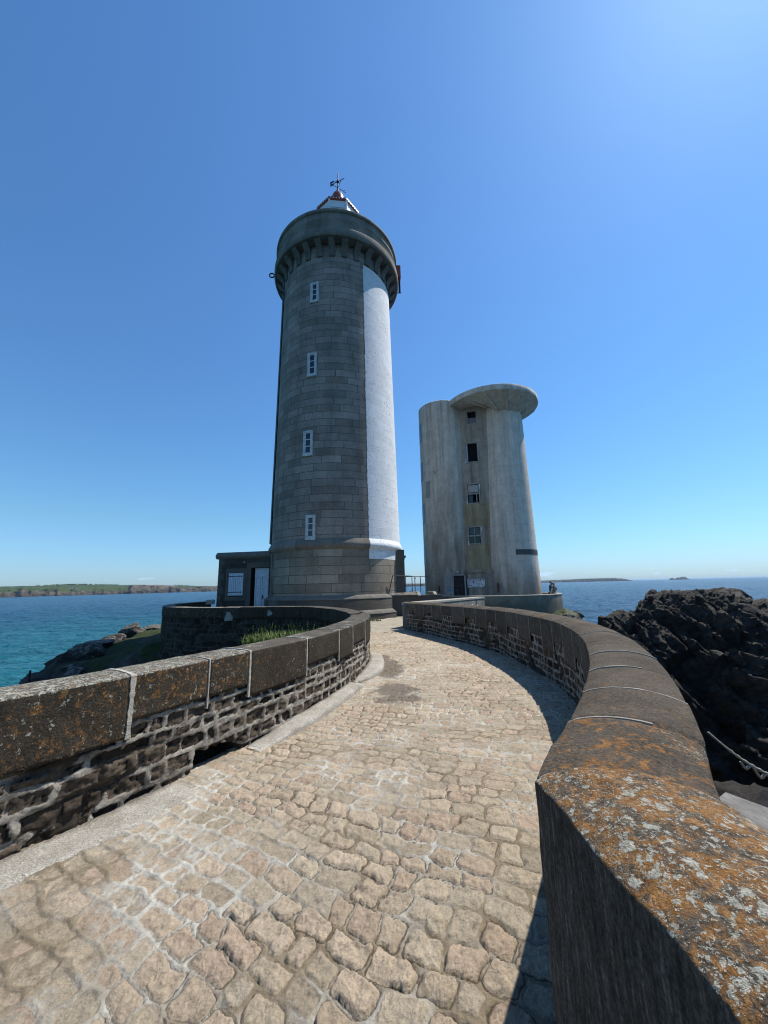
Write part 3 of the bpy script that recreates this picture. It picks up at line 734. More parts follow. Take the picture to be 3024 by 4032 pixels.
lh = thing('lighthouse', 'tall round grey granite lighthouse with a white painted stripe and a red lantern roof', 'lighthouse', (LX, LY, 0))
def shaft_r(z): return 3.78 - (z - 3.95) / 17.4 * 0.25
W0, W1 = 25.8, 118.0                       # painted sector
zs = np.linspace(3.95, 21.8, 40)
pf = [(shaft_r(z), z) for z in zs]
shell('shaft', pf, ASH, lh, 120, W1 - 360, W0)
jag = lambda z, i: 0.35 * math.sin(z * 14.96) + 0.5 * _hash(np.array([int(z / 0.42)]), np.array([i]), np.array([0]), 3)[0]
V = []; UV = []; zz = np.linspace(3.95, 20.88, 260); th = np.linspace(0, 1, 50)
for z in zz:
    for f in th:
        t = W0 + jag(z, 1) * 0.5 + (W1 - W0 - jag(z, 1) * 0.5) * f; a = FRONT + RAD(t); r = shaft_r(z) + 0.008
        V.append((LX + r * math.cos(a), LY + r * math.sin(a), z)); UV.append((RAD(t) * 3.7, z))
mk('painted_stripe', V, grid_faces(260, 50), PAINT, lh, True, uv=UV)
# stone behind the ragged paint edge
shell('shaft_backing', [(shaft_r(z) - 0.002, z) for z in zs], ASH, lh, 30, W0 - 2, W1 + 2)
# string course (cordon) between drum and shaft
cprof = [(3.74, 3.44), (3.80, 3.46), (3.84, 3.52), (3.90, 3.56), (3.93, 3.60), (3.93, 3.72), (3.92, 3.76), (3.80, 3.99), (3.78, 4.02)]
shell('string_course', cprof, GALST, lh, 90, W1 - 360, W0)
shell('painted_string_course', [(r + 0.006, z) for r, z in cprof], PAINT, lh, 40, W0, W1)
shell('drum', [(3.78, 1.1), (3.78, 2.0), (3.78, 3.5)], ASHD, lh, 120)
shell('painted_drum_patch', [(3.787, 2.97), (3.787, 3.46)], PAINT, lh, 24, W0, 62)
# battered plinth with two weathered ledges, ending in a corner at the right
PE = 45.0
pp = [(4.30, -0.3), (4.30, 0.26), (4.29, 0.28), (4.06, 0.43), (4.05, 0.45), (4.05, 0.99), (4.04, 1.01), (3.77, 1.18)]
shell('plinth', pp, ASHP, lh, 90, -150, PE, smooth=False)
shell('plinth_ledge', [(4.315, 0.255), (4.315, 0.285), (4.05, 0.445)], CAPST if False else m_concrete('ledge_stone', (0.13, 0.12, 0.10), (0.21, 0.195, 0.17), sc=2.0), lh, 70, -130, PE, smooth=False)
shell('plinth_ledge', [(4.065, 0.985), (4.065, 1.015), (3.775, 1.19)], bpy.data.materials['ledge_stone'], lh, 70, -130, PE, smooth=False)
m_ = MB()
a = FRONT + RAD(PE)
m_.add([(LX + r * math.cos(a), LY + r * math.sin(a), z) for r, z in pp] + [(LX + 3.4 * math.cos(a), LY + 3.4 * math.sin(a), -0.3), (LX + 3.4 * math.cos(a), LY + 3.4 * math.sin(a), 1.18)], [(0, 1, 2, 3, 4, 5, 6, 7, 9, 8)])
m_.build('plinth_end', ASHP, lh)
# windows: white frames with three panes, one above another
def at_shaft(t, r, z): a = FRONT + RAD(t); return (LX + r * math.cos(a), LY + r * math.sin(a), z)
def tower_window(t, z0, z1, w):
    r = shaft_r((z0 + z1) / 2); a = FRONT + RAD(t); rz = a + math.pi / 2
    def P(du, dr, z): return (LX + (r + dr) * math.cos(a) - du * math.sin(a), LY + (r + dr) * math.sin(a) + du * math.cos(a), z)
    h = z1 - z0; zc = (z0 + z1) / 2; b = 0.105
    m = MB()
    sz = lambda du, dr, dz: (du, dr, dz)
    for s in (-1, 1): m.box(P(s * (w / 2 - b / 2), 0.0, zc), (b, 0.14, h), rz, 0.012)
    m.box(P(0, 0.0, z1 - b / 2), (w - 2 * b, 0.138, b), rz, 0.012)
    m.box(P(0, 0.012, z0 + 0.08), (w + 0.02, 0.17, 0.16), rz, 0.015)
    fr = m.build('window_frame', PAINTW, lh)
    inw = w - 2 * b; z2, z3 = z0 + 0.16, z1 - b; hh = z3 - z2
    s_ = MB()
    for s in (-1, 1): s_.box(P(s * (inw / 2 - 0.018), 0.022, (z2 + z3) / 2), (0.036, 0.03, hh), rz)
    for k in range(4): s_.box(P(0, 0.024, z2 + 0.018 + (hh - 0.036) * k / 3), (inw - 0.07, 0.03, 0.04), rz)
    s_.build('sash', WHITEP, fr)
    for k in range(3):
        MB().box(P(0, 0.012, z2 + hh * (k + 0.5) / 3), (inw - 0.05, 0.012, hh / 3 - 0.03), rz).build('pane', GLASS, fr)
PAINTW = m_plain('window_surround', (0.50, 0.50, 0.48), 0.7, 0.25, 7)
tower_window(-20.5, 3.93, 5.22, 0.52)
tower_window(-24.5, 8.42, 9.86, 0.55)
tower_window(-22.5, 13.08, 14.55, 0.55)
tower_window(-21.8, 17.85, 19.22, 0.52)
# corbelled gallery
NB_ = 30
for k in range(NB_):
    t = -180 + (k + 0.55) * 360 / NB_; a = FRONT + RAD(t); w = 0.37
    pr = [(3.42, 20.95), (3.62, 20.95), (3.63, 21.28), (3.67, 21.40), (3.75, 21.51), (3.86, 21.62), (3.96, 21.70), (4.04, 21.80), (4.04, 21.84), (3.42, 21.84)]
    V = []
    for s in (-1, 1):
        for r, z in pr:
            ww = w * (1.0 if z > 21.3 else 0.86)
            V.append((LX + r * math.cos(a) - s * ww / 2 * math.sin(a), LY + r * math.sin(a) + s * ww / 2 * math.cos(a), z))
    n = len(pr); F = [tuple(range(n))[::-1], tuple(range(n, 2 * n))] + [(i, (i + 1) % n, n + (i + 1) % n, n + i) for i in range(n)]
    mk('corbel', V, F, GALC if 'GALC' in globals() else globals().setdefault('GALC', m_concrete('corbel_granite', (0.10, 0.095, 0.085), (0.17, 0.16, 0.145), (0.07, 0.062, 0.052), 0.5, sc=1.5)), lh)
shell('gallery_floor', [(3.40, 21.83), (4.02, 21.825), (4.16, 21.83)], GALC, lh, 90, smooth=False)
shell('gallery_band', [(4.15, 21.825), (4.20, 21.87), (4.22, 21.95), (4.22, 22.30), (4.19, 22.38), (4.09, 22.44)], GALST, lh, 90)
shell('gallery_parapet', [(4.09, 22.42), (4.09, 23.06), (4.10, 23.07), (4.04, 23.13), (4.03, 23.15), (4.03, 23.58)], GALST, lh, 90, smooth=False)
shell('gallery_coping', [(4.03, 23.57), (4.12, 23.59), (4.14, 23.64), (4.14, 23.76), (4.10, 23.80), (3.75, 23.84), (3.6, 23.80), (3.6, 22.2), (2.2, 22.18)], GALST, lh, 90)
# lantern: octagonal white panels under a red cornice and dome
lan = MB()
def octo(r, z, k, off=22.5): a = FRONT + RAD(off + 45 * k); return (LX + r * math.cos(a), LY + r * math.sin(a), z)
MB().lathe((LX, LY, 0), [(1.9, 21.9), (1.9, 24.6), (1.75, 24.7), (1.2, 24.72)], 32).build('lantern_base', GALST, lh, True)
lr = MB()
for k in range(8): lr.add([octo(1.50, 24.6, k), octo(1.50, 24.6, k + 1), octo(1.50, 27.77, k + 1), octo(1.50, 27.77, k)], [(0, 1, 2, 3)])
LWH = m_plain('lantern_white', (0.62, 0.65, 0.65), 0.45, 0.12, 2.5); BARG = m_plain('bar_grey', (0.30, 0.33, 0.36), 0.5)
lroom = lr.build('lantern_room', LWH, lh)
for k in range(8):
    p0, p1 = Vector(octo(1.505, 0, k)), Vector(octo(1.505, 0, k + 1)); md = (p0 + p1) / 2; an = math.atan2(p1.y - p0.y, p1.x - p0.x)
    MB().box((md.x, md.y, 27.15), (0.95, 0.03, 0.05), an).build('glazing_bar', BARG, lroom)
    MB().box((p0.x, p0.y, 26.35), (0.12, 0.12, 3.1), an + RAD(-22.5), 0.01).build('corner_post', LWH, lroom)
cor = MB()
rr = [(1.50, 27.74), (1.56, 27.76), (1.60, 27.80), (1.60, 27.95), (1.57, 27.98), (0.85, 28.75), (0.44, 29.1)]
for k in range(8):
    for (r0, z0), (r1, z1) in zip(rr, rr[1:]): cor.add([octo(r0, z0, k), octo(r0, z0, k + 1), octo(r1, z1, k + 1), octo(r1, z1, k)], [(0, 1, 2, 3)])
corn = cor.build('lantern_roof', RED, lh)
for k in range(8):
    p0, p1 = Vector(octo(1.605, 0, k)), Vector(octo(1.605, 0, k + 1)); an = math.atan2(p1.y - p0.y, p1.x - p0.x)
    for j in range(6):
        q = p0.lerp(p1, (j + 0.5) / 6); MB().box((q.x, q.y, 27.86), (0.07, 0.03, 0.09), an, 0.01).build('dentil', LWH, corn)
MB().lathe((LX, LY, 0), [(0.46, 29.20), (0.46, 29.50), (0.43, 29.72), (0.34, 29.94), (0.20, 30.10), (0.06, 30.17), (0.04, 30.25)], 24).build('dome', RED, lh, True)
# weather vane
vx, vy = LX, LY
RGT = (math.cos(FRONT + math.pi / 2), math.sin(FRONT + math.pi / 2))
def VP(u, z, d=0.0): return (vx + RGT[0] * u + d * math.cos(FRONT), vy + RGT[1] * u + d * math.sin(FRONT), z)
rod = MB().tube([VP(0, 30.15), VP(0, 30.80), VP(0, 31.80), VP(0, 32.15)], [0.05, 0.04, 0.026, 0.010], 8).build('weather_vane', IRON, lh)
MB().lathe((vx, vy, 31.18), [(0.001, -0.11), (0.06, -0.09), (0.10, -0.04), (0.11, 0.0), (0.10, 0.04), (0.06, 0.09), (0.001, 0.11)], 14).build('vane_ball', IRON, rod, True)
ar = MB().tube([VP(-0.30, 31.15, -0.14), VP(0.36, 31.22, 0.2)], 0.022, 6)
ar.build('vane_arrow', IRON, rod)
MB().add([VP(0.34, 31.28, 0.19), VP(0.34, 31.14, 0.19), VP(0.52, 31.25, 0.28), VP(0.34, 31.21, 0.23)], [(0, 1, 2), (0, 3, 2), (1, 3, 2), (0, 1, 3)]).build('arrow_head', IRON, rod)
for zo in (0.0, 0.24):
    m = [VP(-0.28, 31.08 + zo, -0.14), VP(-0.54, 30.96 + zo, -0.25), VP(-0.54, 31.16 + zo, -0.25), VP(-0.28, 31.18 + zo, -0.14)]
    MB().add([Vector(p) + Vector((0, 0.012, 0)) for p in m] + [Vector(p) - Vector((0, 0.012, 0)) for p in m], [(0, 1, 2, 3), (7, 6, 5, 4), (0, 4, 5, 1), (1, 5, 6, 2), (2, 6, 7, 3), (3, 7, 4, 0)]).build('vane_fin', IRON, rod)
MB().tube([VP(-0.32, 31.30, -0.14), VP(0, 31.20)], 0.02, 6).build('vane_brace', IRON, rod)
for (u, d) in ((0.46, -0.2), (-0.46, 0.2), (0.2, 0.46), (-0.2, -0.46)): MB().tube([VP(0, 30.62), VP(u, 30.62, d)], 0.02, 6).build('cross_arm', IRON, rod)
def letter(c, strokes, sc=0.11):
    m = MB()
    for pth in strokes: m.tube([VP(c[0] + x * sc, c[1] + (y - 0.5) * 2 * sc, c[2]) for x, y in pth], 0.02, 5)
    m.build('compass_letter', IRON, rod)
letter((0.52, 30.62, -0.22), [[(0.5, 0.05), (-0.5, 0.05), (-0.5, 0.95), (0.5, 0.95), (0.5, 0.05)]])
letter((-0.52, 30.62, 0.22), [[(0.3, 0.0), (-0.3, 0.0), (-0.3, 0.5), (0.2, 0.5), (-0.3, 0.5), (-0.3, 1.0), (0.3, 1.0)]])
letter((0.22, 30.62, 0.52), [[(-0.3, 0), (-0.3, 1), (0.3, 0), (0.3, 1)]], 0.09)
letter((-0.22, 30.62, -0.52), [[(0.3, 0.9), (-0.2, 1), (-0.3, 0.6), (0.3, 0.4), (0.2, 0), (-0.3, 0.1)]], 0.09)
# fittings on the gallery
p = at_shaft(-88, 4.25, 22.3); q = (RGT[0], RGT[1])
tag(MB().tube([(p[0] + q[0] * (-0.18 + 0.16 * math.cos(a)), p[1] + q[1] * (-0.18 + 0.16 * math.cos(a)), 22.45 + 0.16 * math.sin(a)) for a in np.linspace(0, 2 * math.pi, 17)[:-1]], 0.045, 8, True).build('gallery_ring', IRON, lh, True))
p = at_shaft(84, 4.22, 23.2); MB().box(p, (0.42, 0.40, 0.95), FRONT + RAD(84), 0.02).build('lamp_housing', RED, lh)
p = at_shaft(86, 4.34, 22.2); MB().box(p, (0.14, 0.14, 0.9), FRONT + RAD(86), 0.02).build('lamp_bracket', IRON, lh)
p = at_shaft(88, 4.35, 21.8); MB().tube([at_shaft(88, 4.15, 21.85), at_shaft(88, 4.48, 21.86)], 0.03, 6).build('drain_spout', IRON, lh)
# downpipes and cable on the left side
m_ = MB(); pts = [at_shaft(-76 + 1.2 * math.sin(z * 0.7), shaft_r(z) + 0.03, z) for z in np.linspace(4.0, 20.6, 30)]; m_.tube(pts, 0.03, 6); m_.build('cable', IRON, lh)
m_ = MB(); m_.tube([at_shaft(-84, shaft_r(z) + 0.05, z) for z in np.linspace(4.1, 20.7, 20)], 0.07, 8); m_.build('downpipe', m_plain('pipe_grey', (0.13, 0.13, 0.12), 0.7), lh)
m_ = MB(); m_.tube([at_shaft(-63.5, 3.86, 3.42), at_shaft(-63.5, 3.86, 1.35), at_shaft(-63.5, 3.97, 1.12), at_shaft(-63.5, 4.13, 0.95), at_shaft(-63.5, 4.13, 0.05)], 0.055, 8); m_.build('downpipe', bpy.data.materials['pipe_grey'], lh)

# ------------------------------------------------------------------ keeper's annex left of the tower
def local(o, rz):
    c, s = math.cos(rz), math.sin(rz)
    return lambda u, v, z: (o[0] + u * c - v * s, o[1] + u * s + v * c, z)
hA, hB = np.array(polar(-24.05, 23.5)), np.array(polar(-16.9, 21.9))
hr = math.atan2(hB[1] - hA[1], hB[0] - hA[0]); hL = float(np.hypot(*(hB - hA)))
H_ = local(hA, hr)
def hu(azd):   # distance along the front wall at a bearing
    d = np.array([math.sin(RAD(azd)), math.cos(RAD(azd))]); e = (hB - hA) / hL
    A = np.array([[e[0], -d[0]], [e[1], -d[1]]]); return float(np.linalg.solve(A, -hA)[0])
hs = thing('annex_house', 'low flat-roofed stone annex with white shutters and pale double doors, left of the lighthouse', 'house', (hA[0], hA[1], 0))
HST = m_ashlar('annex_render', (0.052, 0.047, 0.040), (0.075, 0.068, 0.057), mortar=(0.06, 0.055, 0.046), bw=3.0, rh=1.5)
QST = m_concrete('quoin_stone', (0.075, 0.070, 0.060), (0.12, 0.112, 0.098), sc=1.5)
def slab(name, u0, u1, v0, v1, z0, z1, mat, parent, fr=None, bev=0.0, label=None):
    f = fr or H_; rz = hr if fr is None else fr.rz
    c = f((u0 + u1) / 2, (v0 + v1) / 2, (z0 + z1) / 2)
    return MB().box(c, (u1 - u0, v1 - v0, z1 - z0), rz, bev).build(name, mat, parent)
w0, w1 = hu(-22.65), hu(-20.68); d0, d1 = hu(-19.40), hu(-17.33); j0 = hu(-19.75)
zS0, zS1, zD = 1.22, 2.50, 2.76
def wallpiece(us, zs_, v0=0.0, v1=0.35):
    m = MB()
    for (a, b, c, d) in us: m.box(H_((a + b) / 2, (v0 + v1) / 2, (c + d) / 2), (b - a, v1 - v0, d - c), hr)
    return m
m_ = wallpiece([(0, w0, -0.3, 3.35), (w0, w1, -0.3, zS0), (w0, w1, zS1, 3.35), (w1, j0, -0.3, 3.35), (j0, d1 + 0.02, zD, 3.35), (d1 + 0.02, hL + 1.2, -0.3, 3.35)], None)
wl = m_.build('wall', HST, hs)
uvl = wl.data.uv_layers.new(name='UVMap')
for lp in wl.data.loops:
    co = wl.data.vertices[lp.vertex_index].co; uvl.data[lp.index].uv = ((co.x - hA[0]) * math.cos(hr) + (co.y - hA[1]) * math.sin(hr), co.z)
slab('side_wall', 0.004, 0.35, 0.352, 4.5, -0.3, 3.34, QST, hs)
slab('back_wall', 0.3, hL, 4.2, 4.5, -0.3, 3.34, QST, hs)
slab('inner_wall', 0.36, hL, 0.9, 1.0, -0.3, 3.3, DARK, hs)
m_ = MB(); cw = [(-0.14, 3.42), (-0.14, 3.52), (0.02, 3.68), (4.6, 3.68), (4.6, 3.30), (-0.04, 3.30)]
V = [H_(u, v, z) for u in (-0.16, hL + 1.0) for v, z in cw]; n = 6
m_.add(V, [tuple(range(n)), tuple(range(n, 2 * n))[::-1]] + [(i, n + i, n + (i + 1) % n, (i + 1) % n) for i in range(n)]); m_.build('roof_cornice', bpy.data.materials['ledge_stone'], hs)
for i in range(8):
    slab('quoin', -0.012, 0.36 if i % 2 else 0.22, -0.018, 0.2, 0.12 + i * 0.40, 0.12 + i * 0.40 + 0.37, QST, hs, bev=0.012)
sur = MB(); b = 0.16
for (a, b_2, c, d) in ((w0 - 0.18, w0, zS0 - 0.06, zS1 + 0.25), (w1, w1 + 0.18, zS0 - 0.06, zS1 + 0.25), (w0, w1, zS1, zS1 + 0.25), (w0 - 0.2, w1 + 0.2, zS0 - 0.26, zS0 - 0.06)):
    sur.box(H_((a + b_2) / 2, 0.03, (c + d) / 2), (b_2 - a, 0.10, d - c), hr)
sur.build('window_surround', QST, hs)
for k in (0, 1):
    a = w0 + (w1 - w0) * (0.02 + 0.49 * k); e = a + (w1 - w0) * 0.465
    sh = slab('shutter', a, e, -0.05, -0.01, zS0 + 0.02, zS1 - 0.02, GREYP, hs)
    pl = MB()
    for g in range(1, 4): pl.box(H_(a + (e - a) * g / 4, -0.052, (zS0 + zS1) / 2), (0.008, 0.006, zS1 - zS0 - 0.06), hr)
    pl.build('plank_joint', IRON, sh)
    for zz_ in (zS0 + 0.2, zS1 - 0.2): slab('strap_hinge', a - 0.015, e - 0.02, -0.062, -0.053, zz_ - 0.02, zz_ + 0.02, IRON, sh)
ds = MB()
for (a, b_2, c, d) in ((j0 - 0.28, j0, -0.2, zD + 0.28), (j0, d1 + 0.05, zD, zD + 0.28)): ds.box(H_((a + b_2) / 2, 0.03, (c + d) / 2), (b_2 - a, 0.10, d - c), hr)
ds.build('door_surround', QST, hs)
slab('door_reveal', j0 + 0.001, j0 + 0.03, 0.02, 0.9, -0.2, zD - 0.002, DARK, hs)
slab('transom', d0, d1, 0.18, 0.24, zD - 0.42, zD - 0.02, GREYP, hs)
slab('transom_bar', d0, d1, 0.155, 0.19, zD - 0.50, zD - 0.42, GREYP, hs)
dm = (d0 + d1) / 2
for k in (0, 1):
    a, e = (d0, dm - 0.012) if k == 0 else (dm + 0.012, d1)
    dr = slab('door', a, e, 0.19, 0.235, 0.0, zD - 0.50, GREYP, hs)
    for pz0, pz1 in ((0.15, 0.62), (0.70, 1.25), (1.33, 1.62), (1.70, 2.16)):
        pm = MB()
        for (x0, x1, z0, z1) in ((a + 0.08, e - 0.08, pz0, pz0 + 0.018), (a + 0.08, e - 0.08, pz1 - 0.018, pz1), (a + 0.08, a + 0.098, pz0 + 0.018, pz1 - 0.018), (e - 0.098, e - 0.08, pz0 + 0.018, pz1 - 0.018)):
            pm.box(H_((x0 + x1) / 2, 0.186, (z0 + z1) / 2), (x1 - x0, 0.008, z1 - z0), hr)
        pm.build('panel_moulding', bpy.data.materials['bar_grey'], dr)
    if k == 1: slab('handle', a + 0.03, a + 0.06, 0.15, 0.188, 1.02, 1.22, IRON, dr)
slab('wall_lamp', 1.45 * hL / 3, 1.45 * hL / 3 + 0.07, -0.10, -0.002, 3.02, 3.14, CAPST, hs, bev=0.01)

# ------------------------------------------------------------------ right wing, raised platform, railing
ax = np.array([math.cos(FRONT + math.pi / 2), math.sin(FRONT + math.pi / 2)]); fw = np.array([math.cos(FRONT), math.sin(FRONT)])
rzr = math.atan2(ax[1], ax[0])
def T_(u, f, z): return (LX + ax[0] * u + fw[0] * f, LY + ax[1] * u + fw[1] * f, z)     # u to the right of the tower, f towards the camera
wing = thing('annex_wing', 'narrow dark stone wing showing at the right side of the lighthouse base', 'annex', T_(3.5, 0, 0))
MB().box(T_(3.42, 0.6, 2.05), (0.66, 2.6, 3.0), rzr).build('wall', ASHP, wing)
mp = MB(); mp.box(T_(3.42, 1.915, 2.05), (0.60, 0.03, 2.9), rzr); mp.build('pilaster', QST, wing)
mp = MB().box(T_(3.6, -2.2, 2.1), (1.0, 3.0, 2.4), rzr); mp.build('rear_wall', ASHP, wing)
MB().box(T_(3.66, -2.2, 3.36), (1.3, 3.3, 0.14), rzr, 0.03).build('roof_cornice', QST, wing)
MB().box(T_(3.64, -2.2, 3.23), (1.2, 3.2, 0.12), rzr, 0.03).build('roof_moulding', QST, wing)
MB().tube([T_(4.18, -0.72, 3.2), T_(4.18, -0.72, 1.2)], 0.05, 8).build('downpipe', IRON, wing)

plat = thing('platform_wall', 'low dark stone platform wall with sloping pale caps, joining the lighthouse plinth on its right', 'wall', T_(4.2, 2.6, 0))
PW = m_ashlar('platform_stone', (0.062, 0.056, 0.048), (0.10, 0.092, 0.08), bw=1.4, rh=0.5)
A0, A1 = np.array(T_(2.75, 2.55, 0)[:2]), np.array(polar(4.75, 20.4))
pr_ = math.atan2(A1[1] - A0[1], A1[0] - A0[0]); pL = float(np.hypot(*(A1 - A0))); Q_ = local(A0, pr_)
MB().box(Q_(pL / 2, 1.0, 0.43), (pL, 2.0, 1.30), pr_).build('wall', PW, plat)
def cap(name, u0, u1, v0, v1, z0, z1, sl, mat, parent, fr=Q_):
    V = [fr(u, v, z) for u in (u0, u1) for v, z in ((v0, z0), (v0, z0 + 0.03), (v0 + sl, z1), (v1, z1), (v1, z0))]
    F = [(0, 1, 2, 3, 4), (9, 8, 7, 6, 5)] + [(i, 5 + i, 5 + (i + 1) % 5, (i + 1) % 5) for i in range(5)]
    mk(name, V, [f[::-1] for f in F], mat, parent)
cpn = 4
for k in range(cpn): cap('cap_stone', pL * k / cpn + 0.006, pL * (k + 1) / cpn - 0.006, -0.05, 2.0, 1.06, 1.20, 0.22, bpy.data.materials['ledge_stone'], plat)
cap('end_cap', pL + 0.004, pL + 0.16, -0.08, 1.6, 1.02, 1.24, 0.22, CAPST, plat)
MB().box(Q_(pL + 0.08, 0.8, 0.4), (0.16, 1.55, 1.22), pr_).build('end_wall', PW, plat)
st2 = thing('stair_cheek', 'short dark stair cheek wall with a pale sloping cap, between platform and curved wall', 'wall', Q_(pL + 1.1, 0.3, 0))
MB().box(Q_(pL + 0.85, 0.9, 0.42), (1.25, 1.3, 1.24), pr_).build('wall', PW, st2)
cap('end_cap', pL + 1.0, pL + 1.17, 0.18, 1.5, 1.04, 1.22, 0.22, CAPST, st2)

rail = thing('railing', 'thin black iron handrail with slim posts between the lighthouse and the concrete tower', 'railing', T_(4.5, 1.0, 1.2))
rp = [np.array(T_(2.95, 2.62, 0)[:2]), np.array(T_(4.05, 2.2, 0)[:2]), np.array(polar(3.05, 21.6)), np.array(polar(4.02, 21.8)), np.array(polar(4.45, 22.4)), np.array(polar(5.3, 22.6)), np.array(polar(6.4, 23.4))]
m_ = MB(); m_.tube([(p[0], p[1], 2.08 if i else 2.12) for i, p in enumerate(rp)], 0.022, 6); m_.build('handrail', IRON, rail)
for i, p in enumerate(rp[:-1]):
    if i == 1: continue
    MB().tube([(p[0] + (0.10 if i == 0 else 0) * -ax[0] * 2.2, p[1] + (0.10 if i == 0 else 0) * -ax[1] * 2.2, 1.19), (p[0], p[1], 2.09)], 0.024, 6).build('post', IRON, rail)
MB().tube([(rp[4][0], rp[4][1], 1.98), (rp[4][0] + 0.05, rp[4][1], 1.98)], 0.04, 8).build('lamp_knob', IRON, rail)

# ------------------------------------------------------------------ ground: terraces
PAVE = m_concrete('pale_paving', (0.25, 0.22, 0.165), (0.38, 0.345, 0.27), (0.22, 0.17, 0.11), 0.45, bump=0.9, sc=1.6)
def flat_ground(name, poly, z, step, amp, mat, seed):
    poly = np.array(poly); x0, y0 = poly.min(0); x1, y1 = poly.max(0)
    gx, gy = np.meshgrid(np.arange(x0, x1 + step, step), np.arange(y0, y1 + step, step)); x, y = gx.ravel(), gy.ravel()
    ins = np.zeros(len(x), bool); j = len(poly) - 1
    for i in range(len(poly)):
        (xi, yi), (xj, yj) = poly[i], poly[j]
        c = ((yi > y) != (yj > y)) & (x < (xj - xi) * (y - yi) / ((yj - yi) if abs(yj - yi) > 1e-9 else 1e-9) + xi); ins ^= c; j = i
    V = np.stack([x, y, z + amp * fbm(x * 2.5, y * 2.5, 0, 4, seed)], 1); F = grid_faces(*gx.shape); F = F[ins[F].all(1)]
    u = np.unique(F); rm = np.full(len(V), -1); rm[u] = np.arange(len(u))
    tag(mk(name, V[u], rm[F], mat, None, True), kind='structure')
flat_ground('terrace', [(-2.2, 12.6), (-0.6, 13.1), (1.3, 13.7), (1.2, 15.4), (3.2, 19.5), (6, 24), (-1, 26), (-9.6, 22), (-9.7, 19), (-9.2, 17), (-8.2, 15.8), (-5, 14.4), (-2.9, 13.9)], -0.004, 0.06, 0.03, PAVE, 71)
flat_ground('radar_terrace', [(0.9, 14.6), (1.6, 15.2), (6, 22.8), (9.5, 26.2), (13.6, 29), (13.5, 33), (10, 36), (4, 36), (2, 30), (3.2, 20)], -0.12, 0.25, 0.02, CONC2, 72)
# ------------------------------------------------------------------ concrete radar tower
rt = thing('radar_tower', 'stained grey concrete tower of two rounded lobes with a wide round overhanging top', 'tower', (*polar(14.5, 32.5), 0))
def ring_shell(name, rings, mat, parent, n=72, a0=0, a1=360, smooth=True, cap=False):
    """rings: (cx, cy, r, z or function of angle)"""
    th = np.radians(np.linspace(a0, a1, n + 1)); V = []
    for cx, cy, r, z in rings:
        for t in th: V.append((cx + r * math.cos(t), cy + r * math.sin(t), z(t) if callable(z) else z))
    F = [tuple(f) for f in grid_faces(len(rings), n + 1).tolist()]
    if cap: F.append(tuple((len(rings) - 1) * (n + 1) + i for i in range(n)))
    return mk(name, V, F, mat, parent, smooth)
def lerp(a, b, f): return tuple(x + (y - x) * f for x, y in zip(a, b))
lb0, lb1 = (*polar(9.25, 32.6), 1.86), (*polar(9.72, 32.7), 2.06)
dr0, dr1 = (*polar(18.6, 33.0), 2.20), (*polar(18.95, 33.0), 1.80)
ZL, ZN = 17.62, 16.15
def lobe(z): return lerp(lb0, lb1, z / ZL)
def drum(z): return lerp(dr0, dr1, z / ZN)
zz = np.linspace(-0.4, ZL - 0.05, 30)
ring_shell('stair_lobe', [(*lobe(z), z) for z in zz] + [(*lobe(ZL)[:2], lobe(ZL)[2] - 0.05, ZL), (*lobe(ZL)[:2], 0.02, ZL)], CONCL, rt)
zz = np.linspace(-0.4, ZN + 0.9, 30)
ring_shell('main_drum', [(*drum(z), z) for z in zz], CONC, rt)
# window strip between the lobes: an upright panel that leans with them
def SP(azd, d, z): x, y = polar(azd, d); return (x, y, z)
def strip_az(z): return 13.45 + 1.0 * (z / 16.5)
def strip_pt(u, dv, z):
    x, y = polar(strip_az(z), 31.55); a = RAD(13.9)
    return (x + u * math.cos(a) + dv * math.sin(a), y - u * math.sin(a) + dv * math.cos(a), z)      # dv: away from the camera
wins = [(4.78, 6.30, 'double'), (8.22, 10.02, 'shut'), (11.85, 13.72, 'open'), (15.35, 16.72, 'half')]
zb = [-0.4, 0.9, 2.6, 4.78, 6.30, 8.22, 10.02, 11.85, 13.72, 15.35, 16.72, 17.5]
YEL = m_concrete('ochre_render', (0.29, 0.235, 0.145), (0.41, 0.345, 0.23), (0.12, 0.09, 0.055), 0.75, sc=1.0)
GRM = m_concrete('grimy_render', (0.27, 0.235, 0.19), (0.42, 0.38, 0.32), (0.11, 0.085, 0.062), 0.7, lines=True)
WW = 0.56
for (za, zb_) in zip(zb, zb[1:]):
    iswin = any(abs(w[0] - za) < 0.01 for w in wins)
    spans = [(-1.3, -WW), (WW, 1.5)] if iswin else [(-1.3, 1.5)]
    for (u0, u1) in spans:
        m = MB()
        V = [strip_pt(u, v, z) for z in (za, zb_) for u, v in ((u0, 0), (u1, 0), (u1, 0.5), (u0, 0.5))]
        m.add(V, [(0, 1, 5, 4), (1, 2, 6, 5), (2, 3, 7, 6), (3, 0, 4, 7), (4, 5, 6, 7), (3, 2, 1, 0)])
        m.build('strip_wall', YEL if (6.2 < za < 8 or 2.5 < za < 4) else GRM, rt)
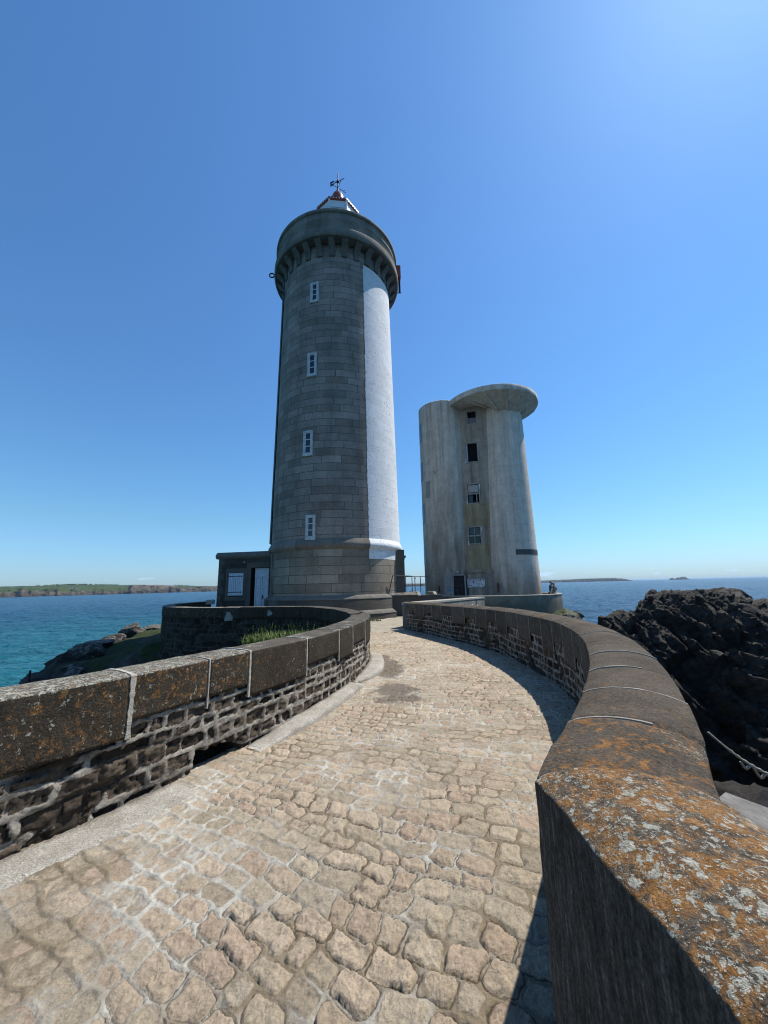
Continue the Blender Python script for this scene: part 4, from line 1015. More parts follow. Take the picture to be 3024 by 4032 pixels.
for (za, zb_, kind) in wins:
    zc = (za + zb_) / 2; h = zb_ - za; rz = RAD(-13.9)
    fr = MB()
    for s in (-1, 1): fr.box(strip_pt(s * (WW - 0.05), 0.04, zc), (0.10, 0.16 if kind != 'open' else 0.3, h), rz)
    fr.box(strip_pt(0, 0.04, za + 0.045), (2 * WW - 0.2, 0.18, 0.09), rz)
    fr.box(strip_pt(0, 0.04, zb_ - 0.045), (2 * WW - 0.2, 0.16, 0.09), rz)
    fo = fr.build('window_frame', m_plain('worn_frame', (0.30, 0.285, 0.25), 0.8, 0.3, 6) if 'worn_frame' not in bpy.data.materials else bpy.data.materials['worn_frame'], rt)
    MB().box(strip_pt(0, 0.46, zc), (2 * WW, 0.02, h), rz).build('dark_interior', DARK, fo)
    if kind == 'double':
        m = MB(); m.box(strip_pt(0, 0.07, zc - 0.02), (2 * WW - 0.2, 0.08, 0.14), rz)
        for k in (-1, 1): m.box(strip_pt(0, 0.08, zc + k * h * 0.25), (0.05, 0.05, h * 0.40), rz)
        m.build('sash', bpy.data.materials['worn_frame'], fo)
        for k in (-1, 1):
            for s in (-1, 1): MB().box(strip_pt(s * 0.22, 0.13, zc + k * h * 0.25), (0.40, 0.012, h * 0.38), rz).build('pane', GLASS if k > 0 else m_plain('greenish_pane', (0.035, 0.055, 0.05), 0.15) if 'greenish_pane' not in bpy.data.materials else bpy.data.materials['greenish_pane'], fo)
    if kind == 'shut':
        MB().box(strip_pt(0, 0.05, za + h * 0.74), (2 * WW - 0.24, 0.07, h * 0.36), rz, 0.02).build('board_panel', m_plain('pale_board', (0.36, 0.35, 0.32), 0.8, 0.2), fo)
        m = MB(); m.box(strip_pt(0, 0.07, za + h * 0.50), (2 * WW - 0.2, 0.10, 0.12), rz); m.box(strip_pt(0.28, 0.10, za + h * 0.26), (0.07, 0.05, h * 0.42), rz); m.build('sash', bpy.data.materials['worn_frame'], fo)
        MB().box(strip_pt(-0.2, 0.16, za + h * 0.26), (0.34, 0.02, h * 0.36), rz).build('pane', GLASS, fo)
    if kind == 'open':
        MB().box(strip_pt(-0.40, 0.20, zc), (0.10, 0.30, h - 0.2), rz).build('reveal', GREYP, fo)
    if kind == 'half':
        MB().box(strip_pt(0.12, 0.15, za + h * 0.30), (0.7, 0.03, h * 0.42), rz).build('pane', m_plain('hazy_pane', (0.16, 0.17, 0.19), 0.3), fo)
        MB().box(strip_pt(-0.36, 0.14, zc), (0.2, 0.25, h - 0.18), rz).build('reveal', GRM, fo)
MB().box(strip_pt(0.72, -0.04, 8.6), (0.07, 0.08, 1.5), RAD(-13.9)).build('loose_shutter', CAPST, rt)
# overhanging round top
sc_ = polar(17.42, 33.0); SR = 4.12
lft = math.pi - RAD(10)
def zin(t): return ZN + 0.95 * sstep(0.25, 0.9, math.cos(t - lft))
slabm = m_concrete('slab_concrete', (0.46, 0.42, 0.36), (0.64, 0.59, 0.51), (0.17, 0.135, 0.10), 0.4, lines=True)
ring_shell('slab', [(*sc_, SR - 0.02, 16.98), (*sc_, SR, 17.01), (*sc_, SR, 17.43), (*sc_, SR - 0.04, 17.46), (*sc_, 0.02, 17.48)], slabm, rt, 96)
ring_shell('slab_soffit', [(drum(ZN)[0], drum(ZN)[1], drum(ZN)[2] - 0.02, zin)] + [(*lerp((drum(ZN)[0], drum(ZN)[1], drum(ZN)[2]), (*sc_, SR - 0.015), f), (lambda f: (lambda t: zin(t) + (16.99 - zin(t)) * f ** 0.95))(f)) for f in np.linspace(0.1, 1, 8)], slabm, rt, 96)
for t in (-168, -140, -112, -88, -62, -30, 0, 40):
    t = RAD(t); r0 = drum(ZN); V = []; f_ = np.linspace(0.0, 1.0, 6)
    c = [lerp(r0, (*sc_, SR - 0.03), f) for f in f_]
    for s in (-1, 1):
        for lowr in (0, 1):
            for f, (x, y, r) in zip(f_, c):
                z = zin(t) + (16.99 - zin(t)) * f ** 0.95 + 0.03 - lowr * (0.10 + 0.13 * (1 - f)); z = max(z, zin(t) - 0.12)
                V.append((x + r * math.cos(t) - s * 0.09 * math.sin(t), y + r * math.sin(t) + s * 0.09 * math.cos(t), z))
    n = 6; F = []
    for i in range(n - 1): F += [(i, i + 1, n + i + 1, n + i), (2 * n + i, 3 * n + i, 3 * n + i + 1, 2 * n + i + 1), (n + i, n + i + 1, 3 * n + i + 1, 3 * n + i), (i, 2 * n + i, 2 * n + i + 1, i + 1)]
    F += [(n - 1, 2 * n - 1, 4 * n - 1, 3 * n - 1), (0, 2 * n, 3 * n, n)]
    mk('soffit_rib', V, F, slabm, rt)
x, y, r = drum(3.9)
f0 = math.atan2(-y, -x)
ring_shell('dark_band', [(x, y, r + 0.012, 3.74), (x, y, r + 0.012, 4.17)], m_plain('band_grey', (0.085, 0.082, 0.08), 0.85, 0.25, 4), rt, 30, math.degrees(f0) + 11, math.degrees(f0) + 110)
BLUE = m_plain('blue_grey_panel', (0.13, 0.16, 0.19), 0.35, 0.15, 3)
for (a, b) in ((14.3, 16.1), (10.6, 12.35), (6.8, 8.55), (3.3, 4.75)):
    x, y, r = lobe((a + b) / 2); f0 = math.degrees(math.atan2(-y, -x))
    ring_shell('window_panel', [(*lobe(a)[:2], lobe(a)[2] + 0.015, a), (*lobe(b)[:2], lobe(b)[2] + 0.015, b)], BLUE, rt, 16, f0 - 108, f0 - 60)
# ground floor: door, bare patches, fittings
PATCH = m_concrete('bare_patch', (0.27, 0.265, 0.25), (0.40, 0.39, 0.37), (0.15, 0.13, 0.11), 0.5, sc=2.0)
def lobe_patch(name, c, a0, a1, z0, z1, mat, e=0.015, n=10):
    x, y, r = c(z0); f0 = math.degrees(math.atan2(-y, -x))
    pts = [(*c(z0)[:2], c(z0)[2] + e, z0), (*c(z1)[:2], c(z1)[2] + e, z1)]
    return ring_shell(name, pts, mat, rt, n, f0 + a0, f0 + a1)
lobe_patch('bare_patch', lobe, -8, 19, -0.1, 2.45, PATCH)
lobe_patch('bare_patch', lobe, 52, 68, -0.1, 2.35, PATCH)
lobe_patch('bare_patch', drum, -57, -40, -0.1, 2.75, PATCH)
lobe_patch('bare_patch', drum, -28, -21, -0.1, 1.6, PATCH)
lobe_patch('bare_patch', lobe, -22, -18, 10.85, 11.15, PATCH)
lobe_patch('bare_patch', lobe, -50, -35, 8.9, 10.4, m_concrete('flaked_patch', (0.28, 0.27, 0.24), (0.36, 0.35, 0.31)), e=0.012)
dx, dy = polar(10.93, 30.72); dz = RAD(-10.9)
DD = local((dx, dy), dz)
dfr = MB(); 
for (u, w, z, h) in ((-0.53, 0.10, 1.08, 2.36), (0.53, 0.10, 1.08, 2.36), (0, 0.96, 2.30, 0.09)): dfr.box(DD(u, 0.2, z), (w, 0.5, h), dz)
dfr.build('door_frame', PATCH, rt)
dmain = MB().box(DD(0, 0.10, 1.08), (0.95, 0.06, 2.34), dz).build('door', m_plain('black_door', (0.012, 0.011, 0.012), 0.5, 0.5, 5), rt)
sm = MB()
for (u, z, w, h) in ((-0.22, 1.50, 0.16, 0.05), (0.08, 1.50, 0.14, 0.05), (0.20, 1.38, 0.05, 0.20), (0.30, 1.52, 0.06, 0.10), (-0.12, 1.14, 0.10, 0.12), (-0.10, 0.85, 0.03, 0.45)): sm.box(DD(u, 0.064, z), (w, 0.008, h), dz)
sm.build('faded_mark', m_plain('faded_paint', (0.07, 0.062, 0.056), 0.8, 0.5, 9), dmain)
sm = MB(); sm.tube([DD(0.22 * math.cos(t), 0.05, 0.12 + 0.22 * math.sin(t)) for t in np.linspace(0.1, math.pi - 0.1, 14)], 0.02, 6); sm.build('wheel_rim', m_plain('rim_grey', (0.16, 0.15, 0.14), 0.6), dmain)
MB().lathe(DD(-0.05, 0.05, 2.52), [(0.001, -0.16), (0.12, -0.10), (0.15, 0.0), (0.12, 0.10), (0.001, 0.14)], 12).build('door_lamp', m_plain('lamp_dirty', (0.33, 0.32, 0.29), 0.6, 0.2), rt, True)
for (azd, z, h) in ((8.05, 1.20, 0.5), (9.15, 0.9, 0.75), (9.35, 1.75, 0.5), (16.55, 1.25, 0.7)):
    MB().box(SP(azd, 30.9 if azd < 12 else 31.05, z), (0.09, 0.35, h), RAD(-azd), 0.01).build('rusty_fitting', m_plain('rust', (0.075, 0.03, 0.018), 0.85, 0.4, 12) if 'rust' not in bpy.data.materials else bpy.data.materials['rust'], rt)
nt_ = MB().box(SP(9.72, 30.66, 1.05), (0.20, 0.012, 0.34), RAD(-9.7)).build('notice', WHITEP); tag(nt_, 'small blue and white notice beside the dark door of the concrete tower', 'notice')
MB().box(SP(9.72, 30.645, 1.10), (0.19, 0.008, 0.17), RAD(-9.7)).build('blue_field', m_plain('sign_blue', (0.03, 0.16, 0.28), 0.5), nt_)
MB().box(SP(9.72, 30.645, 0.94), (0.15, 0.008, 0.03), RAD(-9.7)).build('text_line', IRON, nt_)
# lintel and box above the sign, then the sign itself
GN = local(polar(13.45, 31.2), RAD(-13.5))
MB().box(GN(0.05, 0.22, 1.15), (1.30, 0.4, 2.6), RAD(-13.5), 0.02).build('porch_wall', GRM, rt)
MB().box(GN(0.08, 0.16, 2.58), (1.40, 0.46, 0.30), RAD(-13.5), 0.05).build('lintel', m_concrete('lintel_ochre', (0.24, 0.21, 0.155), (0.34, 0.31, 0.245)), rt)
sg = thing('information_sign', 'white information panel with a cut lower corner beside the dark tower door', 'sign', GN(0.05, -0.02, 1.6))
sv = [(-0.66, 1.30), (0.42, 1.30), (0.60, 1.36), (0.71, 1.48), (0.71, 1.95), (-0.66, 1.98)]
mk('panel', [GN(u, -0.03 + d, z) for d in (0, 0.025) for u, z in sv], [(0, 1, 2, 3, 4, 5), (11, 10, 9, 8, 7, 6)] + [(i, 6 + i, 6 + (i + 1) % 6, (i + 1) % 6) for i in range(6)], m_plain('sign_white', (0.60, 0.60, 0.62), 0.5, 0.08), sg)
tx = MB()
for (u, z, w, h) in ((0.0, 1.93, 0.9, 0.025), (-0.05, 1.83, 1.05, 0.02), (-0.45, 1.70, 0.30, 0.02), (0.10, 1.72, 0.62, 0.022), (0.15, 1.58, 0.60, 0.02), (-0.46, 1.47, 0.30, 0.05), (0.52, 1.52, 0.12, 0.03), (0.0, 1.36, 0.6, 0.015)): tx.box(GN(u, -0.034, z), (w, 0.006, h), RAD(-13.5))
tx.build('text_line', m_plain('sign_ink', (0.09, 0.08, 0.10), 0.6), sg)
mkm = MB()
for (u, z, w, h) in ((-0.50, 1.90, 0.06, 0.09), (0.62, 1.88, 0.06, 0.10), (0.40, 1.91, 0.08, 0.09), (-0.18, 1.72, 0.10, 0.13), (0.20, 1.47, 0.05, 0.09)): mkm.box(GN(u, -0.036, z), (w, 0.007, h), RAD(-13.5), 0.003)
mkm.build('emblem', m_plain('sign_dark', (0.02, 0.02, 0.035), 0.6), sg)

# ------------------------------------------------------------------ walls of the radar terrace
def simple_wall(name, label, pts, t, z0, zt0, zt1, mat, capmat, capz=0.10, loc=None):
    cv = Curve(catmull(pts, 0.1), 3); th_ = thing(name, label, 'wall', (*cv.at(cv.L / 2), 0)); q = np.linspace(0, cv.L, max(12, int(cv.L / 0.2))); P = cv.at(q); Nn = cv.nr(q)
    zt = zt0 + (zt1 - zt0) * q / cv.L
    def sweep(prof, nm, m_):
        V = [(p[0] + n[0] * d, p[1] + n[1] * d, z if z < 0 and z < -0.2 else z + zz_) for p, n, zz_ in zip(P, Nn, zt) for d, z in prof]; k = len(prof)
        F = [(i * k + j, i * k + (j + 1) % k, (i + 1) * k + (j + 1) % k, (i + 1) * k + j) for i in range(len(q) - 1) for j in range(k)] + [tuple(range(k))[::-1], tuple((len(q) - 1) * k + j for j in range(k))]
        return mk(nm, V, F, m_, th_)
    sweep([(0, z0), (0, -capz), (-t, -capz), (-t, z0)], 'wall', mat)
    sweep([(0.03, -capz + 0.002), (0.03, -0.02), (0.01, 0.0), (-t - 0.01, 0.0), (-t - 0.03, -0.02), (-t - 0.03, -capz + 0.002)], 'coping', capmat)
    return th_, cv
AW = m_concrete('low_wall_stone', (0.15, 0.145, 0.125), (0.24, 0.23, 0.205), (0.08, 0.075, 0.06), 0.5)
aw, av = simple_wall('terrace_wall', 'low grey stone wall with a bright top and bolts, running from the path end to the concrete terrace', [(0.98, 14.55), (1.9, 16.0), (3.2, 18.3), (4.5, 20.7), (5.45, 22.3), (5.95, 23.0)], 0.42, -1.6, 0.95, 0.80, AW, CAPST)
for s, zc in ((av.L - 2.3, 0.45), (av.L - 1.35, 0.36)):
    p = av.at(s); n = av.nr(s); MB().lathe((p[0] + n[0] * 0.03, p[1] + n[1] * 0.03, zc), [(0.001, -0.05), (0.045, -0.02), (0.045, 0.02), (0.001, 0.05)], 10).build('bolt_head', WHITEP, aw, True)
for s in (av.L - 3.6, av.L - 1.35):
    p = av.at(s); n = av.nr(s); MB().box((p[0] + n[0] * 0.006, p[1] + n[1] * 0.006, 0.3), (0.02, 0.02, 0.8)).build('joint', IRON, aw)
bc = polar(15.5, 32.0); bR = 5.22
bp = [(bc[0] + bR * math.cos(a), bc[1] + bR * math.sin(a)) for a in np.radians(np.linspace(205, 395, 34))]
simple_wall('terrace_wall', 'curved greenish concrete parapet around the foot of the concrete tower, where the couple stands', bp, 0.32, -0.75, 0.78, 0.72, CONC2, CAPST, 0.07)

# ------------------------------------------------------------------ people at the parapet
def skin_body(name, joints, edges, mat, parent, sub=2):
    me = bpy.data.meshes.new(name); me.from_pydata([j[0] for j in joints], edges, []); me.update()
    o = bpy.data.objects.new(name, me); COL.objects.link(o); me.materials.append(mat)
    o.modifiers.new('skin', 'SKIN').use_smooth_shade = True
    for i, j in enumerate(joints):
        sv_ = me.skin_vertices[0].data[i]; sv_.radius = j[1] if isinstance(j[1], tuple) else (j[1], j[1]); sv_.use_root = (i == 0)
    s_ = o.modifiers.new('sub', 'SUBSURF'); s_.levels = sub; s_.render_levels = sub
    o.parent = parent; o.matrix_parent_inverse = Matrix.Translation(-Vector(parent.location)); return o
SKIN = m_plain('skin', (0.42, 0.25, 0.18), 0.6, 0.1, 4)
def person(label, pos, yaw, hgt, top, trousers, hair, long_hair, handL, handR, lean, headturn):
    th_ = thing('person', label, 'person', pos); k = hgt / 1.75; c, s = math.cos(yaw), math.sin(yaw)
    W = lambda x, y, z: (pos[0] + (x * c - y * s) * k, pos[1] + (x * s + y * c) * k, pos[2] + z * k)     # +y = facing
    R = lambda r: tuple(v * k for v in r) if isinstance(r, tuple) else r * k
    lx, ly = lean
    hd = (lx * 1.25 + headturn[0], ly * 1.25 + 0.02)
    J = [(W(0, 0, 0.95), R((0.15, 0.11))), (W(lx * .4, ly * .4, 1.15), R((0.14, 0.10))), (W(lx * .8, ly * .8, 1.34), R((0.165, 0.11))), (W(lx, ly, 1.46), R((0.10, 0.08))), (W(hd[0] * .9, hd[1] * .9, 1.53), R(0.055)),
         (W(*hd, 1.60), R((0.070, 0.085))), (W(hd[0], hd[1], 1.68), R((0.076, 0.095))), (W(hd[0], hd[1] - 0.01, 1.735), R((0.05, 0.06)))]
    E = [(i, i + 1) for i in range(7)]
    J.append((W(hd[0], hd[1] + 0.10, 1.63), R(0.014))); E.append((5, 8))
    for sd, hand in ((-1, handL), (1, handR)):
        b = len(J); sh = (lx + sd * 0.19, ly, 1.42); el = hand[0]; wr = hand[1]
        J += [(W(*sh), R(0.062)), (W(*el), R(0.046)), (W(*wr), R(0.032))]
        E += [(3, b), (b, b + 1), (b + 1, b + 2)]
        d = Vector(wr) - Vector(el); d.normalize(); u = Vector((-d.y, d.x, 0)); u = u.normalized() if u.length > 1e-3 else Vector((1, 0, 0))
        pm = Vector(wr) + d * 0.07; J.append((W(*pm), R((0.036, 0.016)))); E.append((b + 2, b + 3))
        for f, (sp, ln) in enumerate(((-0.027, 0.075), (-0.009, 0.085), (0.009, 0.080), (0.027, 0.062))):
            q1 = pm + d * 0.035 + u * sp; q2 = pm + d * (0.035 + ln * 0.6) + u * sp + Vector((0, 0, -0.012)); q3 = pm + d * (0.035 + ln) + u * sp + Vector((0, 0, -0.03))
            n0 = len(J); J += [(W(*q1), R(0.0095)), (W(*q2), R(0.0085)), (W(*q3), R(0.007))]; E += [(b + 3, n0), (n0, n0 + 1), (n0 + 1, n0 + 2)]
        n0 = len(J); J += [(W(*(pm - d * 0.02 + u * 0.045 * sd)), R(0.011)), (W(*(pm + d * 0.02 + u * 0.062 * sd)), R(0.009))]; E += [(b + 3, n0), (n0, n0 + 1)]
    for sd in (-1, 1):
        b = len(J); J += [(W(sd * 0.095, 0, 0.88), R(0.088)), (W(sd * 0.11, 0.02, 0.50), R(0.058)), (W(sd * 0.115, -0.02, 0.09), R(0.040)), (W(sd * 0.125, 0.13, 0.03), R((0.042, 0.028)))]
        E += [(0, b), (b, b + 1), (b + 1, b + 2), (b + 2, b + 3)]
    skin_body('body', J, E, SKIN, th_)
    # clothes a little larger than the body, with clean hems
    T = [(J[0][0], R((0.165, 0.125))), (J[1][0], R((0.158, 0.118))), (J[2][0], R((0.18, 0.125))), (W(lx, ly, 1.455), R((0.115, 0.095)))]; TE = [(0, 1), (1, 2), (2, 3)]
    for sd, hand in ((-1, handL), (1, handR)):
        b = len(T); el, wr = Vector(hand[0]), Vector(hand[1]); we = el.lerp(wr, 0.88)
        T += [(W(lx + sd * 0.19, ly, 1.42), R(0.078)), (W(*el), R(0.060)), (W(*we), R(0.045))]; TE += [(3, b), (b, b + 1), (b + 1, b + 2)]
    skin_body('jacket', T, TE, top, th_)
    L = [(W(0, 0, 0.94), R((0.16, 0.12)))]; LE = []
    for sd in (-1, 1):
        b = len(L); L += [(W(sd * 0.095, 0, 0.87), R(0.10)), (W(sd * 0.11, 0.02, 0.50), R(0.075)), (W(sd * 0.115, -0.02, 0.10), R(0.062))]; LE += [(0, b), (b, b + 1), (b + 1, b + 2)]
    skin_body('trousers', L, LE, trousers, th_)
    hc = Vector(W(hd[0], hd[1] - 0.022, 1.672)); m = MB(); V = []; n = 18
    for i in range(10):
        ph = math.pi * i / 9 * (0.58 if not long_hair else 0.72)
        for j in range(n):
            a = 2 * math.pi * j / n; rr = 0.098 * k * (1 + 0.05 * math.sin(5 * a + i)); fz = 1.0 if math.sin(a) < 0.45 else 0.62
            V.append((hc.x + (rr * math.sin(ph * fz) * math.cos(a) * c - rr * 1.12 * math.sin(ph * fz) * math.sin(a) * s), hc.y + (rr * math.sin(ph * fz) * math.cos(a) * s + rr * 1.12 * math.sin(ph * fz) * math.sin(a) * c), hc.z + 0.092 * k * math.cos(ph * fz) + 0.006))
    m.add(V, grid_faces(10, n, True).tolist()); m.build('hair', hair, th_, True)
HAIRD = m_plain('dark_hair', (0.022, 0.016, 0.012), 0.6, 0.3, 30); HAIRR = m_plain('reddish_hair', (0.055, 0.022, 0.014), 0.55, 0.3, 30)
JK1 = m_plain('teal_jacket', (0.050, 0.075, 0.082), 0.8, 0.2, 8); JK2 = m_plain('grey_green_top', (0.11, 0.135, 0.13), 0.8, 0.3, 8); TRS = m_plain('dark_trousers', (0.03, 0.033, 0.045), 0.85, 0.2, 8)
person('man in a dark teal jacket hugging a woman behind the curved concrete parapet', (*polar(23.52, 31.35), -0.12), RAD(-122), 1.75, JK1, TRS, HAIRD, False,
       ((-0.36, 0.12, 1.18), (-0.20, 0.36, 1.12)), ((0.30, 0.16, 1.16), (0.14, 0.40, 1.10)), (0.02, 0.06), (0.03, 0.03))
person('woman with reddish hair and grey top leaning on the curved parapet', (*polar(23.93, 31.1), -0.12), RAD(-150), 1.62, JK2, TRS, HAIRR, True,
       ((-0.26, 0.10, 1.16), (-0.06, 0.26, 1.16)), ((0.40, 0.10, 1.20), (0.62, 0.16, 0.99)), (0.0, 0.03), (0.02, 0.02))
# ------------------------------------------------------------------ headland under everything
SEA_Z = -8.0
EAZ = np.array([-44.0, -41.97, -41.6, -40.4, -38.6, -37.3, -35.0, -33.0, -31.3, -28.9, -24.0])
EEL = np.array([-15.0, -9.2, -8.5, -8.2, -7.7, -6.7, -5.9, -5.1, -4.7, -4.3, -3.4])
EX = -14.6
def seg_dist(x, y, pts):
    d = np.full(x.shape, 1e9)
    for a, b in zip(pts, pts[1:]):
        a, b = np.array(a), np.array(b); e = b - a; t = np.clip(((x - a[0]) * e[0] + (y - a[1]) * e[1]) / (e @ e), 0, 1)
        d = np.minimum(d, np.hypot(x - a[0] - t * e[0], y - a[1] - t * e[1]))
    return d
def terrain(x, y):
    n = fbm(x * 0.35, y * 0.35, 0, 5, 200); n2 = ridged(x * 0.5, y * 0.5, 2, 4, 201)
    z = np.full(x.shape, -9.8)
    q = np.sqrt(((x + 2.3) / 7.2) ** 2 + ((y - 24) / 9.5) ** 2); h1 = -0.55 - np.maximum(0, q - 1) * 9.0
    bx, by = polar(15.5, 32); d = np.hypot(x - bx, y - by); h2 = -0.85 - 0.55 * np.maximum(0, d - 5.2) - 0.4 * np.maximum(0, d - 6.5)
    d = seg_dist(x, y, [(-1.2, -4), (-1.2, 1), (0.5, 5), (1.0, 8), (0.6, 12), (0, 15)]); h3 = np.where(d < 1.2, -0.45, -2.6 - 0.75 * np.maximum(0, d - 3.4))
    # left shoulder of the headland, its crest seen against the water
    az = np.degrees(np.arctan2(EX, y)); el = np.interp(az, EAZ, EEL); ze = 1.6 + np.hypot(EX, y) * np.tan(np.radians(el))
    f = np.clip((x - EX) / (-9.8 - EX), 0, 1); h4 = ze + (np.minimum(-0.5, ze + 2.0) - ze) * f ** 1.3
    h4 = h4 - np.maximum(0, EX - x) * 2.2 - np.maximum(0, x + 8.5) * 0.55 - np.maximum(0, 13.5 - y) * 0.8 * (x > -12)
    z = np.maximum.reduce([z, h1, h2, h3, h4])
    w = sstep(-9.8, -4, z)
    z = z + (0.16 * n + 0.22 * (n2 - 0.2)) * (0.35 + 0.65 * (z < -0.7)) * w
    inner = (np.hypot(x + 2.6, y - 9.7) / 1.45) ** 2; z = np.maximum(z, 0.22 - 0.8 * np.maximum(0, inner - 0.4))
    under = (h3 > -1) | (h1 > -0.8)
    return np.where(under, np.minimum(z, -0.35), z)
gx, gy = np.meshgrid(np.concatenate([np.arange(-24, 2, 0.16), np.arange(2, 24, 0.3)]), np.arange(-5, 46, 0.2))
HEADM = Mat('headland_ground', 0.95, 0.2)
g = HEADM.ramp(HEADM.math('ADD', HEADM.noise(0.7, 6, 0.65), HEADM.math('MULTIPLY', HEADM.nz(), 0.30)), (0.66, 0.0), (0.76, 1.0))
gr = HEADM.ramp(HEADM.noise(9, 7, 0.75), (0.3, (0.012, 0.018, 0.006)), (0.55, (0.035, 0.048, 0.014)), (0.75, (0.085, 0.085, 0.03)))
rk = HEADM.mix(HEADM.ramp(HEADM.noise(2.2, 8, 0.7), (0.35, 0.0), (0.65, 1.0)), (0.022, 0.02, 0.018), (0.085, 0.075, 0.062))
HEADM.col(HEADM.mix(g, rk, gr)); HEADM.bump(HEADM.noise(5, 9, 0.75), 1.0, 0.12)
tag(mk('headland', np.stack([gx.ravel(), gy.ravel(), terrain(gx.ravel(), gy.ravel())], 1), grid_faces(*gx.shape), HEADM.m, None, True), kind='structure')

# ------------------------------------------------------------------ loose rocks on the left shore
def boulder(name, c, size, seed, mat, label, group, sub=5, rz=0.0):
    bm = bmesh.new(); bmesh.ops.create_icosphere(bm, subdivisions=sub, radius=1.0)
    V = np.array([v.co[:] for v in bm.verts]); F = np.array([[v.index for v in f.verts] for f in bm.faces]); bm.free()
    rs = np.random.RandomState(seed)
    for _ in range(16):          # broken flat faces
        n = rs.normal(size=3); n /= np.linalg.norm(n); d = V @ n; k = rs.uniform(0.5, 0.82); V = V - np.where(d > k, d - k, 0)[:, None] * n * 0.9
    r = 1 + 0.16 * fbm(V[:, 0] * 2, V[:, 1] * 2, V[:, 2] * 2 + seed, 4, seed) + 0.07 * ridged(V[:, 0] * 4, V[:, 1] * 4, V[:, 2] * 4, 3, seed + 3)
    r = r + 0.05 * ridged(V[:, 0] * 3 + V[:, 1] * 2, V[:, 1] * 9, V[:, 2] * 8 + seed, 4, seed + 9)
    V = V * r[:, None] * np.array(size)
    cs, sn = math.cos(rz), math.sin(rz); V = np.stack([V[:, 0] * cs - V[:, 1] * sn, V[:, 0] * sn + V[:, 1] * cs, V[:, 2]], 1) + np.array(c)
    return tag(mk(name, V, F, mat, None, False), label, 'rock', group)
def on_ray(azd, eld, d):
    x, y = polar(azd, d); return (x, y, 1.6 + d * math.tan(RAD(eld)))
LR = [(-41.75, -9.3, 21.6, (0.75, 0.6, 0.40), 'low dark rock at the far left end of the left shore rocks'),
      (-40.2, -8.7, 22.2, (0.85, 0.7, 0.55), 'dark rounded rock second from the left end of the shore rocks'),
      (-39.55, -7.85, 22.6, (0.60, 0.7, 0.52), 'dark upright rock above the two low ones on the left shore'),
      (-38.9, -8.45, 21.2, (0.42, 0.4, 0.30), 'small pale round boulder at the foot of the left shore rocks'),
      (-38.4, -8.9, 20.6, (0.55, 0.5, 0.34), 'flat grey boulder lying just above the parapet on the left shore'),
      (-37.9, -7.35, 23.2, (0.75, 0.7, 0.62), 'large spotted lichened rock in the middle of the left shore'),
      (-36.5, -6.05, 24.5, (1.0, 0.7, 0.28), 'flat pale broken ledge of rock above the large spotted rock'),
      (-35.4, -5.7, 25.5, (0.7, 0.6, 0.35), 'small ochre rock beside the flat pale ledge'),
      (-33.5, -4.95, 27.5, (0.9, 0.8, 0.55), 'spotted rock on the skyline of the grassy shoulder, nearest the terrace wall'),
      (-31.0, -4.55, 29.0, (1.2, 0.7, 0.22), 'long low outcrop on the crest by the terrace wall corner')]
for i, (a, e, d, s, lab) in enumerate(LR):
    boulder('shore_rock', on_ray(a, e, d), s, 40 + i, ROCKL if i in (3, 4, 5, 6, 7, 8, 9) else ROCK, lab, 'rocks along the left shore', rz=i * 1.3)
boulder('shore_rock', on_ray(26.3, -4.55, 31.5), (0.7, 0.6, 0.42), 61, ROCK, 'small dark rock below the right end of the concrete terrace, touching the sea', None)
boulder('shore_rock', on_ray(25.2, -4.9, 28.0), (1.1, 0.9, 0.62), 62, m_rock('mossy_rock', (0.03, 0.028, 0.025), (0.09, 0.08, 0.07), 0.4, 0.9), 'mossy rock under the right end of the concrete terrace parapet', None)
# footing under the curved parapet: rough stones with moss
V = []; aa = np.radians(np.linspace(200, 400, 220)); zl = np.linspace(-2.6, -0.62, 26)
for z in zl:
    for a in aa:
        rr_ = bR + 0.02 + 0.18 * (-0.62 - z) + 0.16 * float(0); V.append((bc[0] + rr_ * math.cos(a), bc[1] + rr_ * math.sin(a), z))
V = np.array(V); nrm = np.stack([np.cos(np.tile(aa, 26)), np.sin(np.tile(aa, 26)), np.zeros(len(V))], 1)
V = V + nrm * (0.22 * ridged(V[:, 0] * 1.6, V[:, 1] * 1.6, V[:, 2] * 2.2, 4, 66))[:, None]
tag(mk('rock_footing', V, grid_faces(26, 220), bpy.data.materials['mossy_rock'], None, True), 'rough mossy rock footing under the curved concrete parapet', 'rock')
pm = MB(); p0 = on_ray(-42.3, -8.9, 20.5); pm.tube([(p0[0], p0[1], p0[2] - 0.6), (p0[0] - 0.02, p0[1], p0[2] + 0.30)], 0.035, 7)
tag(pm.build('marker_post', IRON), 'short thin dark post standing above the left parapet against the water', 'post')

